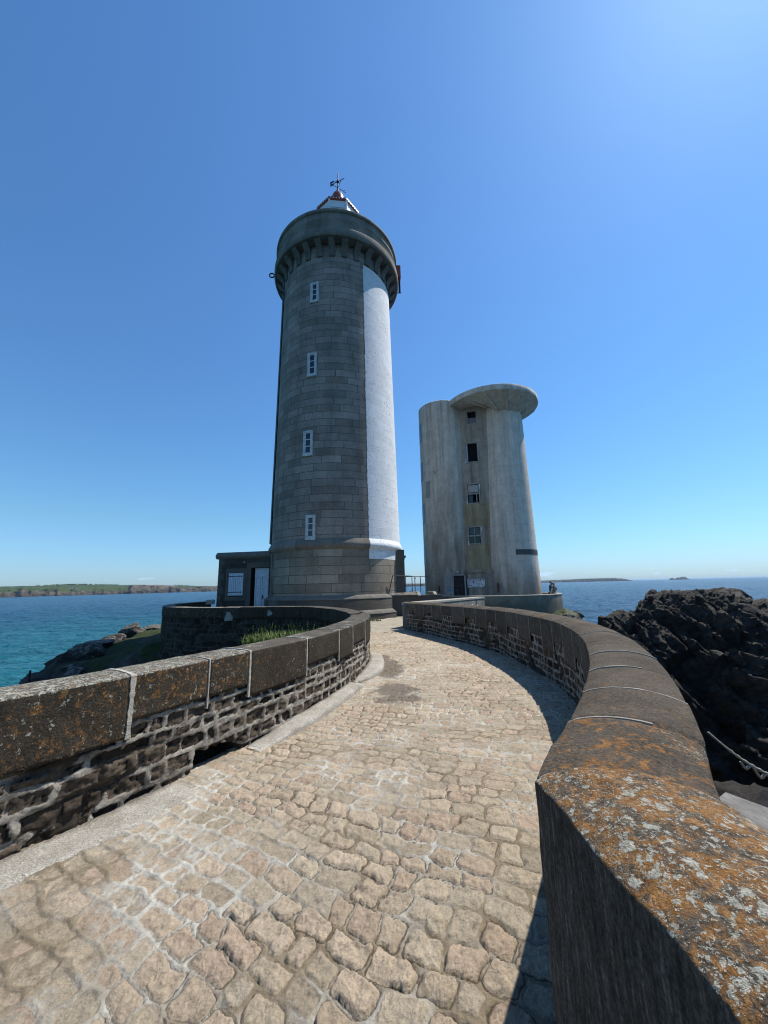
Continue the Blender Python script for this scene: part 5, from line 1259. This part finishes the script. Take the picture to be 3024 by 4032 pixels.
# ------------------------------------------------------------------ big dark outcrop on the right
RAZ = np.array([27.0, 28.6, 29.0, 29.6, 30.5, 31.4, 32.5, 32.9, 33.8, 34.4, 34.9, 36.3, 38.5, 40.5, 42.0, 42.9, 43.6, 44.2, 45.0, 46.5, 50, 56, 62])
REL = np.array([-9.5, -6.9, -5.7, -4.85, -4.55, -4.4, -4.15, -3.6, -2.75, -2.3, -1.75, -1.5, -1.36, -1.30, -1.38, -1.6, -2.55, -2.62, -2.55, -2.9, -3.6, -4.5, -7.0])
def outcrop():
    az = np.linspace(27.0, 62.0, 560); dn = 330
    f = np.linspace(0, 1, dn)                      # 0 = foot in front, 0.62 = crest, 1 = foot behind
    A, Fm = np.meshgrid(az, f); el = np.interp(A, RAZ, REL) + 0.0
    dc = np.interp(A, [27, 33, 36, 44, 62], [13.6, 14.2, 14.8, 14.6, 15.0]); zc = 1.6 + dc * np.tan(np.radians(el))
    fc = 0.70
    u = np.clip(Fm / fc, 0, 1); v = np.clip((Fm - fc) / (1 - fc), 0, 1)
    df = np.interp(A, [27, 34, 45, 62], [11.8, 10.2, 8.8, 8.4])
    D = np.where(Fm < fc, df + (dc - df) * u ** 1.15, dc + v * 5.5); Zf = -6.2
    Z = np.where(Fm < fc, Zf + (zc - Zf) * np.sin(u * math.pi / 2) ** 0.85, zc + (-9 - zc) * v ** 1.5)
    X, Y = D * np.sin(np.radians(A)), D * np.cos(np.radians(A))
    P = np.stack([X.ravel(), Y.ravel(), Z.ravel()], 1)
    # tilted beds: slabs that dip down to the right, broken by cross joints
    e1 = np.array([0.62, -0.30, 0.72]); e1 /= np.linalg.norm(e1); e2 = np.array([0.72, 0.30, -0.62]); e2 -= e1 * (e1 @ e2); e2 /= np.linalg.norm(e2); e3 = np.cross(e1, e2)
    q1, q2, q3 = P @ e1, P @ e2, P @ e3
    w = 0.5 * fbm(P[:, 0] * 0.8, P[:, 1] * 0.8, P[:, 2] * 0.8, 3, 500)
    def beds(s, seed, st):                          # saw-tooth steps across the bedding
        ph = q1 * s + w * s * 0.7 + 0.35 * vnoise(q2 * 0.9, q3 * 0.9, seed, seed); fr_ = ph - np.floor(ph); amp = 0.45 + 0.55 * _hash(np.floor(ph), np.floor(q2 * st + vnoise(q3 * 1.3, q2 * 0.4, 0, seed)), np.floor(q3 * st * 1.4 + vnoise(q2 * 1.1, 0 * q2, 5, seed)), seed)
        return (np.where(fr_ < 0.8, fr_ / 0.8, (1 - fr_) / 0.2) - 0.5) * 0.8 + amp * 0.8
    def facets(sx, seed):                           # broken blocks: each cell of the rock is one tilted fracture face
        c = np.stack([q1 * sx * 1.7 + w * 0.6, q2 * sx * 0.45 + 0.3 * vnoise(q1 * sx, q3 * sx, 0, seed), q3 * sx * 0.9], 1); b = np.floor(c); best = np.full(len(c), 9e9); out = np.zeros(len(c))
        for i in (-1, 0, 1):
            for j in (-1, 0, 1):
                for k in (-1, 0, 1):
                    n_ = b + (i, j, k); jit = [0.5 + 0.45 * _hash(n_[:, 0], n_[:, 1], n_[:, 2], seed + m_) for m_ in range(3)]
                    o_ = c - n_ - np.stack(jit, 1); d_ = (o_ ** 2).sum(1)
                    t_ = [_hash(n_[:, 0], n_[:, 1], n_[:, 2], seed + 5 + m_) for m_ in range(4)]
                    hv = 0.5 * t_[3] + 0.75 * (t_[0] * 0.5 + 0.5) * o_[:, 0] + 0.6 * t_[1] * o_[:, 1] + 0.6 * t_[2] * o_[:, 2]
                    m = d_ < best; out = np.where(m, hv, out); best = np.where(m, d_, best)
        return out
    h = 0.46 * facets(0.75, 520) + 0.20 * facets(2.0, 530) + 0.06 * facets(5.2, 540) + 0.022 * facets(12.0, 550) + 0.13 * beds(2.0, 511, 1.0) + 0.20 * fbm(P[:, 0] * 0.9, P[:, 1] * 0.9, P[:, 2] * 0.9, 4, 513) + 0.03 * fbm(P[:, 0] * 9, P[:, 1] * 9, P[:, 2] * 9, 3, 515)
    crest = np.exp(-((Fm.ravel() - fc) / 0.10) ** 2)
    P0 = P.reshape(dn, 560, 3); du = np.gradient(P0, axis=1); dv = np.gradient(P0, axis=0); nn = np.cross(du, dv); nn /= np.linalg.norm(nn, axis=2, keepdims=True) + 1e-9
    nn = nn.reshape(-1, 3); P = P + nn * ((h - 0.03) * (1 - 0.5 * crest))[:, None]
    tag(mk('rock_outcrop', P, grid_faces(dn, 560), ROCK, None, False), 'big dark jagged rock outcrop rising from the water right of the curved parapet', 'rock')
outcrop()
tag(mk('moss_clump', *(lambda m: (m.v, m.f))(MB().lathe(on_ray(38.9, -8.15, 12.6), [(0.001, 0.09), (0.09, 0.06), (0.13, 0.0), (0.09, -0.05), (0.001, -0.07)], 10)), m_plain('moss', (0.09, 0.12, 0.02), 0.9, 0.4, 30), None, True), 'small bright green plant clump on the dark outcrop', 'plant')
# gully below the right parapet
boulder('wet_rock', (4.45, 4.45, -1.2), (1.3, 0.95, 0.62), 71, m_rock('wet_black_rock', (0.006, 0.006, 0.006), (0.040, 0.037, 0.034)), 'wet black rock below the right parapet at the edge of the photo', None, 5, 0.4)
boulder('wet_rock', (6.2, 7.3, -3.4), (2.0, 1.7, 1.5), 72, m_rock('smooth_brown_rock', (0.022, 0.018, 0.015), (0.045, 0.038, 0.032)), 'smooth brown-black rock in the gully under the outcrop', None, 5, 0.9)
lg = MB(); lg.add([(1.55, 0.2, -2.0), (3.3, 1.6, -2.0), (2.36, 2.95, -2.0), (1.5, 2.3, -2.0), (1.55, 0.2, 0.20), (3.3, 1.6, 0.05), (2.36, 2.95, 0.12), (1.5, 2.3, 0.24)], [(3, 2, 1, 0), (4, 5, 6, 7), (0, 1, 5, 4), (1, 2, 6, 5), (2, 3, 7, 6), (3, 0, 4, 7)])
tag(lg.build('concrete_ledge', m_concrete('ledge_concrete', (0.14, 0.132, 0.12), (0.26, 0.25, 0.228), (0.11, 0.10, 0.088), 0.6, bump=1.0, sc=3)), 'pale grey concrete ledge outside the right parapet at its nearest bend', 'ledge')
sd = flat_ground('beach', [(5.5, 3.0), (9.5, 3.5), (10, 8), (7.2, 8.8), (5.8, 6.5)], -2.75, 0.12, 0.10, m_plain('orange_sand', (0.36, 0.235, 0.13), 0.95, 0.2, 8), 77)
ch = MB(); c0, c1 = Vector((5.36, 6.84, -0.94)), Vector((6.25, 6.85, -1.6)); pts = []
for i in range(26):
    f = i / 25; p = c0.lerp(c1, f); pts.append((p.x, p.y, p.z - 0.06 * math.sin(f * math.pi)))
ch.tube(pts, [0.018 + 0.012 * (i % 3 == 0) * (i > 8) for i in range(26)], 6)
ch.tube([(p[0] + 0.03, p[1], p[2] - 0.08 - 0.06 * math.sin(i)) for i, p in enumerate(pts[12:])], 0.022, 6)
tag(ch.build('mooring_rope', m_plain('frayed_rope', (0.26, 0.25, 0.21), 0.9, 0.4, 40), None, True), 'slack frayed rope running down to the gully right of the parapet', 'rope')

# pale round lichens on the hollow side of the terrace wall
ss = np.linspace(send, LC.L, 900); pp_ = LC.at(ss) - LC.nr(ss) * LWID; azs_ = np.degrees(np.arctan2(pp_[:, 0], pp_[:, 1]))
LIC = m_plain('pale_lichen', (0.26, 0.26, 0.22), 0.95, 0.3, 20)
for azd, zc, rad in ((-22.4, 0.62, 0.16), (-27.3, 0.60, 0.13), (-28.3, 0.60, 0.09), (-17.0, 0.74, 0.09)):
    i = int(np.argmin(np.abs(azs_ - azd))); p = pp_[i]; n_ = -LC.nr(ss[i]); t_ = (-n_[1], n_[0]); V = []
    for q in range(20):
        a = 2 * math.pi * q / 20; r_ = rad * (1 + 0.2 * math.sin(a * 3 + azd) + 0.1 * math.sin(a * 7)); V.append((p[0] + n_[0] * 0.012 + t_[0] * r_ * math.cos(a), p[1] + n_[1] * 0.012 + t_[1] * r_ * math.cos(a), zc + r_ * math.sin(a)))
    V += [(x - n_[0] * 0.03, y - n_[1] * 0.03, z) for x, y, z in V]
    mk('lichen_patch', V, [tuple(range(20)), tuple(range(20, 40))[::-1]] + [(q, 20 + q, 20 + (q + 1) % 20, (q + 1) % 20) for q in range(20)], LIC, lw)
# ------------------------------------------------------------------ grass
def grass(name, cx, cy, rx, ry, n, h, mat, seed, zf, seedheads=0):
    rs = np.random.RandomState(seed); V = []; F = []
    for i in range(n):
        a = rs.rand() * 6.283; r = math.sqrt(rs.rand()); x = cx + rx * r * math.cos(a); y = cy + ry * r * math.sin(a); z = zf(x, y); hh = h * rs.uniform(0.45, 1.1); w = rs.uniform(0.006, 0.012)
        b = rs.rand() * 6.283; l = rs.uniform(0.2, 0.6) * hh; dx_, dy_ = math.cos(b), math.sin(b); k = len(V)
        if i < seedheads: hh = h * rs.uniform(1.3, 1.9); l = rs.uniform(0.08, 0.25) * hh; w = 0.004
        V += [(x - dy_ * w, y + dx_ * w, z - 0.03), (x + dy_ * w, y - dx_ * w, z - 0.03), (x + dx_ * l * 0.4 + dy_ * w * .8, y + dy_ * l * 0.4 - dx_ * w * .8, z + hh * 0.62), (x + dx_ * l * 0.4 - dy_ * w * .8, y + dy_ * l * 0.4 + dx_ * w * .8, z + hh * 0.62), (x + dx_ * l, y + dy_ * l, z + hh)]
        F += [(k, k + 1, k + 2, k + 3), (k + 3, k + 2, k + 4)]
        if i < seedheads:
            k = len(V); tx_, ty_, tz_ = x + dx_ * l, y + dy_ * l, z + hh
            for q in range(3):
                aa_ = q * 2.1; u_, v_ = math.cos(aa_) * 0.012, math.sin(aa_) * 0.012; V += [(tx_ - dx_ * l * .16, ty_ - dy_ * l * .16, tz_ - hh * 0.16), (tx_ + u_, ty_ + v_, tz_ - hh * 0.06), (tx_ + dx_ * l * .06, ty_ + dy_ * l * .06, tz_ + 0.03)]; F += [(k + 3 * q, k + 3 * q + 1, k + 3 * q + 2)]
    o = mk(name, V, F, mat); return tag(o, kind='stuff')
GR = Mat('grass_blades', 0.6, 0.3); GR.col(GR.ramp(GR.noise(3.0, 5, 0.7), (0.3, (0.055, 0.085, 0.016)), (0.6, (0.12, 0.16, 0.03)), (0.8, (0.22, 0.22, 0.08))))
def tz(x, y): return float(terrain(np.array([x]), np.array([y]))[0])
tag(grass('grass', -2.45, 9.8, 1.15, 1.0, 4600, 0.27, GR.m, 1, tz, 70), 'clump of bright green grass with seed heads in the hollow behind the left parapet', 'grass')
tag(grass('grass', -0.72, 17.85, 0.5, 0.22, 160, 0.16, GR.m, 2, lambda x, y: -0.02), 'tuft of weeds at the foot of the lighthouse plinth', 'grass')
bx_, by_ = polar(19.2, 26.2)
tag(grass('grass', bx_, by_, 1.6, 0.6, 1400, 0.22, GR.m, 3, lambda x, y: -1.0, 0), 'green growth along the foot of the curved concrete parapet', 'grass')

# ------------------------------------------------------------------ far shores
CO = Mat('coast_ground', 0.95, 0.15)
cn = CO.noise(0.012, 7, 0.65)
cl = CO.ramp(CO.math('ADD', CO.noise(0.05, 8, 0.72, vec=CO.map((0.6, 0.6, 2.6))), CO.math('MULTIPLY', CO.xyz()[2], 0.006)), (0.38, (0.018, 0.017, 0.015)), (0.52, (0.055, 0.046, 0.036)), (0.72, (0.13, 0.103, 0.078)))
gc = CO.ramp(cn, (0.3, (0.018, 0.030, 0.012)), (0.5, (0.040, 0.060, 0.018)), (0.62, (0.022, 0.032, 0.014)), (0.75, (0.06, 0.072, 0.026)))
stp = CO.math('ADD', CO.attr(0), CO.math('MULTIPLY', CO.math('SUBTRACT', CO.noise(0.022, 8, 0.7, vec=CO.map((1, 1, 2.0))), 0.5), 0.75))
CO.col(CO.mix(CO.ramp(stp, (0.34, 0.0), (0.41, 1.0)), cl, gc))
def coast(name, azs, ds, azt, zt, n, seed, cliff=None, depth=500):
    az = np.linspace(azs[0], azs[-1], n); d0 = np.interp(az, azs, ds); z1 = np.interp(az, azt, zt)
    cf = np.interp(az, cliff[0], cliff[1]) if cliff else np.full(n, 0.7)
    fr_ = np.concatenate([np.linspace(0, 1, 16), np.linspace(1, 4, 12)[1:]]); rows = []; at_ = []
    for f in fr_:
        cove = 40 * fbm(az * 1.3, az * 0, seed, 3, seed) + 9 * fbm(az * 2.2, az * 0, seed, 3, seed + 1)
        if f <= 1:
            off = f * 34 * (0.6 + 0.8 * (1 - cf)) + cove * (1 - 0.4 * f) + 9 * fbm(az * 3, az * 0 + f * 3, 3, 3, seed + 2); zz_ = SEA_Z - 1 + (z1 * cf + SEA_Z * (1 - cf) + 9 * (1 - cf) - SEA_Z + 1) * (f ** 0.8) + 2.5 * fbm(az * 2.5, az * 0 + f * 3, 7, 4, seed + 3) * f
        else:
            g_ = (f - 1) / 3; e0 = z1 * cf + SEA_Z * (1 - cf) + 9 * (1 - cf); off = 34 * (0.6 + 0.8 * (1 - cf)) + cove * 0.6 + g_ * depth; zz_ = e0 + (z1 - e0) * np.minimum(1, g_ * 3.5) ** 0.8 + 1.6 * fbm(az * 2.5, az * 0 + g_ * 4, 9, 4, seed + 4) * np.minimum(1, g_ * 4)
            if f == fr_[-1]: zz_ = zz_ - 30
        d = d0 + off; at_.append(np.clip(f * 0.5 - 0.5 * (cf - 0.6) * (f <= 1), 0, 1) + 0 * az); rows.append(np.stack([d * np.sin(np.radians(az)), d * np.cos(np.radians(az)), zz_], 1))
    return tag(mk(name, np.concatenate(rows), grid_faces(len(fr_), n), CO.m, None, True, attrs=np.concatenate(at_)[:, None]), kind='structure')
coast('coast', [-64, -45.6, -36, -30, -23.9, -14, 7], [1350, 1604, 1750, 1950, 2123, 2300, 2400], [-64, -45.6, -43, -40, -36, -31, -27, -24, -16, 0, 7], [26, 27, 29, 31, 30, 26.5, 22, 19, 17, 13, 9], 1000, 301,
      ([-64, -46, -44, -41, -38, -35.5, -34.4, -34, -30, -28.5, -27, -24, 7], [0.5, 0.45, 0.6, 0.40, 0.45, 0.4, 0.5, 0.96, 0.96, 0.7, 0.75, 0.8, 0.7]))
coast('far_coast', [8, 22, 28, 31.5, 32.3, 32.8, 33.3], [5200, 5000, 5000, 5000, 5000, 5000, 5000], [8, 22, 23.5, 26, 27.6, 31, 31.4, 31.7, 32.0, 32.4, 32.9, 33.3], [16, 20, 21, 26, 30, 30, 29, 22, 24, 16, 2, -9], 420, 302, None, 500)
coast('islet', [36.9, 37.2, 37.8, 38.5, 39.0], [5600] * 5, [36.9, 37.1, 37.3, 37.5, 37.7, 38.0, 38.2, 38.35, 38.55, 38.7, 39.0], [-10, 12, 14, 2, 17, 18, 26, 27, 22, 4, -10], 160, 303, None, 160)
TREE = m_plain('far_foliage', (0.04, 0.058, 0.022), 0.9, 0.35, 0.2)
rs = np.random.RandomState(9); m = MB()
for i in range(200):
    a = rs.choice([rs.uniform(-43, -35.2), rs.uniform(-41.5, -38)]) if i < 165 else rs.uniform(-29.5, -27)
    d = np.interp(a, [-45.6, -36, -24], [1604, 1750, 2123]) + rs.uniform(140, 420); x, y = polar(a, d); h = rs.uniform(2, 5.0)
    zb_ = np.interp(a, [-45.6, -43, -40, -36, -31, -27, -24], [27, 29, 31.5, 30.5, 27, 22.5, 19.5]); p = [(0.3, 0), (h * 0.4, h * 0.35), (h * 0.62, h * 0.6), (h * 0.45, h * 0.85), (0.2, h)]
    m.lathe((x, y, zb_ - 0.5), [(r_ * rs.uniform(0.8, 1.5), z_) for r_, z_ in p], 7)
tag(m.build('tree_line', TREE), 'far line of small dark trees along the top of the left coast', 'trees', kind='stuff')
for (a, e, lab) in ((-39.9, 0.48, 'tiny white house on the green slope of the far left coast, left one'), (-39.3, 0.40, 'tiny white house on the green slope of the far left coast, right one')):
    x, y, z = on_ray(a, e, 1750 - 6 * (a + 40)); t_ = thing('house', lab, 'house', (x, y, z))
    MB().box((x, y, z), (9, 7, 5), 0.7).build('wall', WHITEP, t_)
    mm_ = MB(); mm_.add([(x - 5, y - 4, z + 2.52), (x + 5, y - 4, z + 2.52), (x + 5, y + 4, z + 2.52), (x - 5, y + 4, z + 2.52), (x - 5, y, z + 5), (x + 5, y, z + 5)], [(0, 1, 5, 4), (2, 3, 4, 5), (0, 4, 3), (1, 2, 5), (3, 2, 1, 0)]); mm_.build('roof', bpy.data.materials['band_grey'], t_)

# ------------------------------------------------------------------ sea
SE = Mat('sea_water', 0.30, 0.30); SE.set('IOR', 1.33)
x = SE.xyz(); dist = SE.math('SQRT', SE.math('ADD', SE.math('POWER', x[0], 2.0), SE.math('POWER', x[1], 2.0)))
dj = SE.math('MULTIPLY', dist, SE.math('ADD', 0.65, SE.math('MULTIPLY', SE.noise(0.02, 4, 0.6), 0.7)))
side = SE.ramp(SE.math('DIVIDE', SE.math('ADD', x[0], 60.0), 120.0), (0.2, 0.0), (0.5, 1.0))
dj = SE.math('ADD', dj, SE.math('MULTIPLY', side, 160.0))
c = SE.ramp(SE.math('DIVIDE', dj, 400.0), (0.10, (0.012, 0.135, 0.165)), (0.28, (0.010, 0.105, 0.145)), (0.55, (0.011, 0.068, 0.125)), (1.0, (0.018, 0.075, 0.135)))
c = SE.mix(0.5, c, SE.ramp(SE.noise(0.03, 7, 0.65, vec=SE.map((1, 2.5, 1))), (0.3, 0.7), (0.7, 1.3)), 'MULTIPLY')
SE.col(c)
v = SE.map((1.0, 1.9, 1.0), (0, 0, RAD(18)))
b1 = SE.bump(SE.noise(0.09, 5, 0.6, vec=v, dist=0.5), 1.0, 7.0)
SE.bump(SE.noise(0.55, 6, 0.68, vec=v, dist=0.7), 0.8, 1.2, prev=b1)
rr = np.concatenate([[0.0], np.geomspace(14, 900, 620), np.geomspace(950, 36000, 40)])
th = np.concatenate([np.radians(np.linspace(20, 160, 620)), np.radians(np.linspace(165, 375, 60))])
Rg, Tg = np.meshgrid(rr, th, indexing='ij'); x_, y_ = (Rg * np.cos(Tg)).ravel(), (Rg * np.sin(Tg)).ravel()
xr_, yr_ = x_ * 0.95 + y_ * 0.31, -x_ * 0.31 + y_ * 0.95
amp = np.clip(Rg.ravel() / 25, 0, 1) * np.clip(1.25 - Rg.ravel() / 850, 0, 1)
hh = 0.42 * fbm(xr_ * 0.10, yr_ * 0.17, 0, 3, 700) + 0.30 * ridged(xr_ * 0.24, yr_ * 0.42, 3, 4, 701, 0.6) + 0.05 * fbm(xr_ * 1.1, yr_ * 1.7, 1, 3, 702)
tag(mk('sea', np.stack([x_, y_, SEA_Z + amp * hh], 1), grid_faces(len(rr), len(th), True)[:, ::-1], SE.m, None, True), kind='structure')

# ------------------------------------------------------------------ air
hz = MB().box((0, 0, 11.0), (76000, 76000, 41.0)).build('haze')
tag(hz, kind='stuff')
hm = bpy.data.materials.new('air'); hm.use_nodes = True; nt = hm.node_tree; nt.nodes.clear()
o_ = nt.nodes.new('ShaderNodeOutputMaterial'); pv = N(nt, 'ShaderNodeVolumePrincipled', {'Color': (0.62, 0.80, 0.96, 1), 'Density': HAZE_D, 'Anisotropy': 0.0}); nt.links.new(pv.outputs[0], o_.inputs['Volume'])
hz.data.materials.append(hm)

# ------------------------------------------------------------------ sky, sun, camera
w = bpy.data.worlds.new('World'); SC.world = w; w.use_nodes = True; nt = w.node_tree; nt.nodes.clear()
wo = nt.nodes.new('ShaderNodeOutputWorld'); bg = N(nt, 'ShaderNodeBackground', {'Strength': SKY_S}); nt.links.new(bg.outputs[0], wo.inputs[0])
sk = N(nt, 'ShaderNodeTexSky', sky_type='NISHITA', sun_disc=False, sun_elevation=SUN_EL, sun_rotation=SUN_AZ, altitude=SKY_ALT, air_density=SKY_AIR, dust_density=SKY_DUST, ozone_density=SKY_OZ)
tc = N(nt, 'ShaderNodeTexCoord'); d3 = N(nt, 'ShaderNodeSeparateXYZ', {0: tc.outputs['Generated']})
mp = N(nt, 'ShaderNodeMapping', {'Vector': tc.outputs['Generated'], 'Scale': (1, 1, 3.2), 'Location': (0.37, 0.11, 0.0)})
nz = N(nt, 'ShaderNodeTexNoise', {'Vector': mp.outputs[0], 'Scale': 9.0, 'Detail': 8, 'Roughness': 0.6})
band = N(nt, 'ShaderNodeValToRGB', {'Fac': N(nt, 'ShaderNodeMath', {0: d3.outputs[2], 1: 10.0}, operation='MULTIPLY').outputs[0]}); cr = band.color_ramp
for p, vv in ((0.0, 0.3), (0.15, 0.55), (0.27, 0.5), (0.46, 0.0)):
    e = cr.elements.new(p); e.color = (vv, vv, vv, 1)
cr.elements.remove(cr.elements[-1])
ad = N(nt, 'ShaderNodeMath', {0: nz.outputs['Fac'], 1: N(nt, 'ShaderNodeMath', {0: band.outputs[0], 1: 0.42}, operation='MULTIPLY').outputs[0]}, operation='ADD')
cm = N(nt, 'ShaderNodeMapRange', {'Value': ad.outputs[0], 'From Min': 0.80, 'From Max': 0.93, 'To Min': 0.0, 'To Max': 0.75})
mx = N(nt, 'ShaderNodeMix', {0: cm.outputs[0]}, data_type='RGBA'); nt.links.new(sk.outputs[0], mx.inputs[6]); mx.inputs[7].default_value = CLOUD_C
hs_ = N(nt, 'ShaderNodeMix', {0: 1.0}, data_type='RGBA', blend_type='MULTIPLY'); nt.links.new(mx.outputs[2], hs_.inputs[6]); tr = N(nt, 'ShaderNodeValToRGB', {'Fac': d3.outputs[2]}); tr.color_ramp.elements[0].position = 0.0; tr.color_ramp.elements[0].color = c4(tuple(a * b for a, b in zip(SKY_TINT, (0.96, 1.06, 1.44)))); e_ = tr.color_ramp.elements.new(0.055); e_.color = c4(tuple(a * b for a, b in zip(SKY_TINT, (0.97, 1.03, 1.28)))); tr.color_ramp.elements[2].position = 0.16; tr.color_ramp.elements[2].color = c4(SKY_TINT); nt.links.new(tr.outputs[0], hs_.inputs[7]); nt.links.new(hs_.outputs[2], bg.inputs[0])
sl = bpy.data.lights.new('sun', 'SUN'); sl.energy = SUN_S; sl.angle = RAD(0.53); sl.color = (1.0, 0.955, 0.89)
so = bpy.data.objects.new('sun', sl); COL.objects.link(so)
sdv = Vector((math.sin(SUN_AZ) * math.cos(SUN_EL), math.cos(SUN_AZ) * math.cos(SUN_EL), math.sin(SUN_EL))); so.rotation_euler = (-sdv).to_track_quat('-Z', 'Y').to_euler(); so.location = sdv * 60
cd = bpy.data.cameras.new('camera'); co = bpy.data.objects.new('camera', cd); COL.objects.link(co); SC.camera = co
cd.sensor_fit = 'VERTICAL'; cd.sensor_height = 36.0; cd.sensor_width = 27.0; cd.lens = 13.0; cd.clip_start = 0.05; cd.clip_end = 90000
P_, R2 = RAD(11.25), RAD(1.3)
fwd = Vector((0, math.cos(P_), math.sin(P_))); up0 = Vector((0, -math.sin(P_), math.cos(P_))); rt0 = Vector((1, 0, 0))
up = up0 * math.cos(R2) + rt0 * math.sin(R2); rgt = rt0 * math.cos(R2) - up0 * math.sin(R2)
co.matrix_world = Matrix(((rgt.x, up.x, -fwd.x, 0), (rgt.y, up.y, -fwd.y, 0), (rgt.z, up.z, -fwd.z, 1.6), (0, 0, 0, 1)))
vs = SC.view_settings; SC.display_settings.display_device = 'sRGB'; vs.view_transform = 'Standard'; vs.look = 'None'; vs.exposure = EXPO; vs.gamma = 1.0; vs.use_curve_mapping = False
SC.cycles.filter_width = 1.1; SC.cycles.max_bounces = 6; SC.cycles.diffuse_bounces = 3; SC.cycles.volume_bounces = 0; SC.cycles.transparent_max_bounces = 8
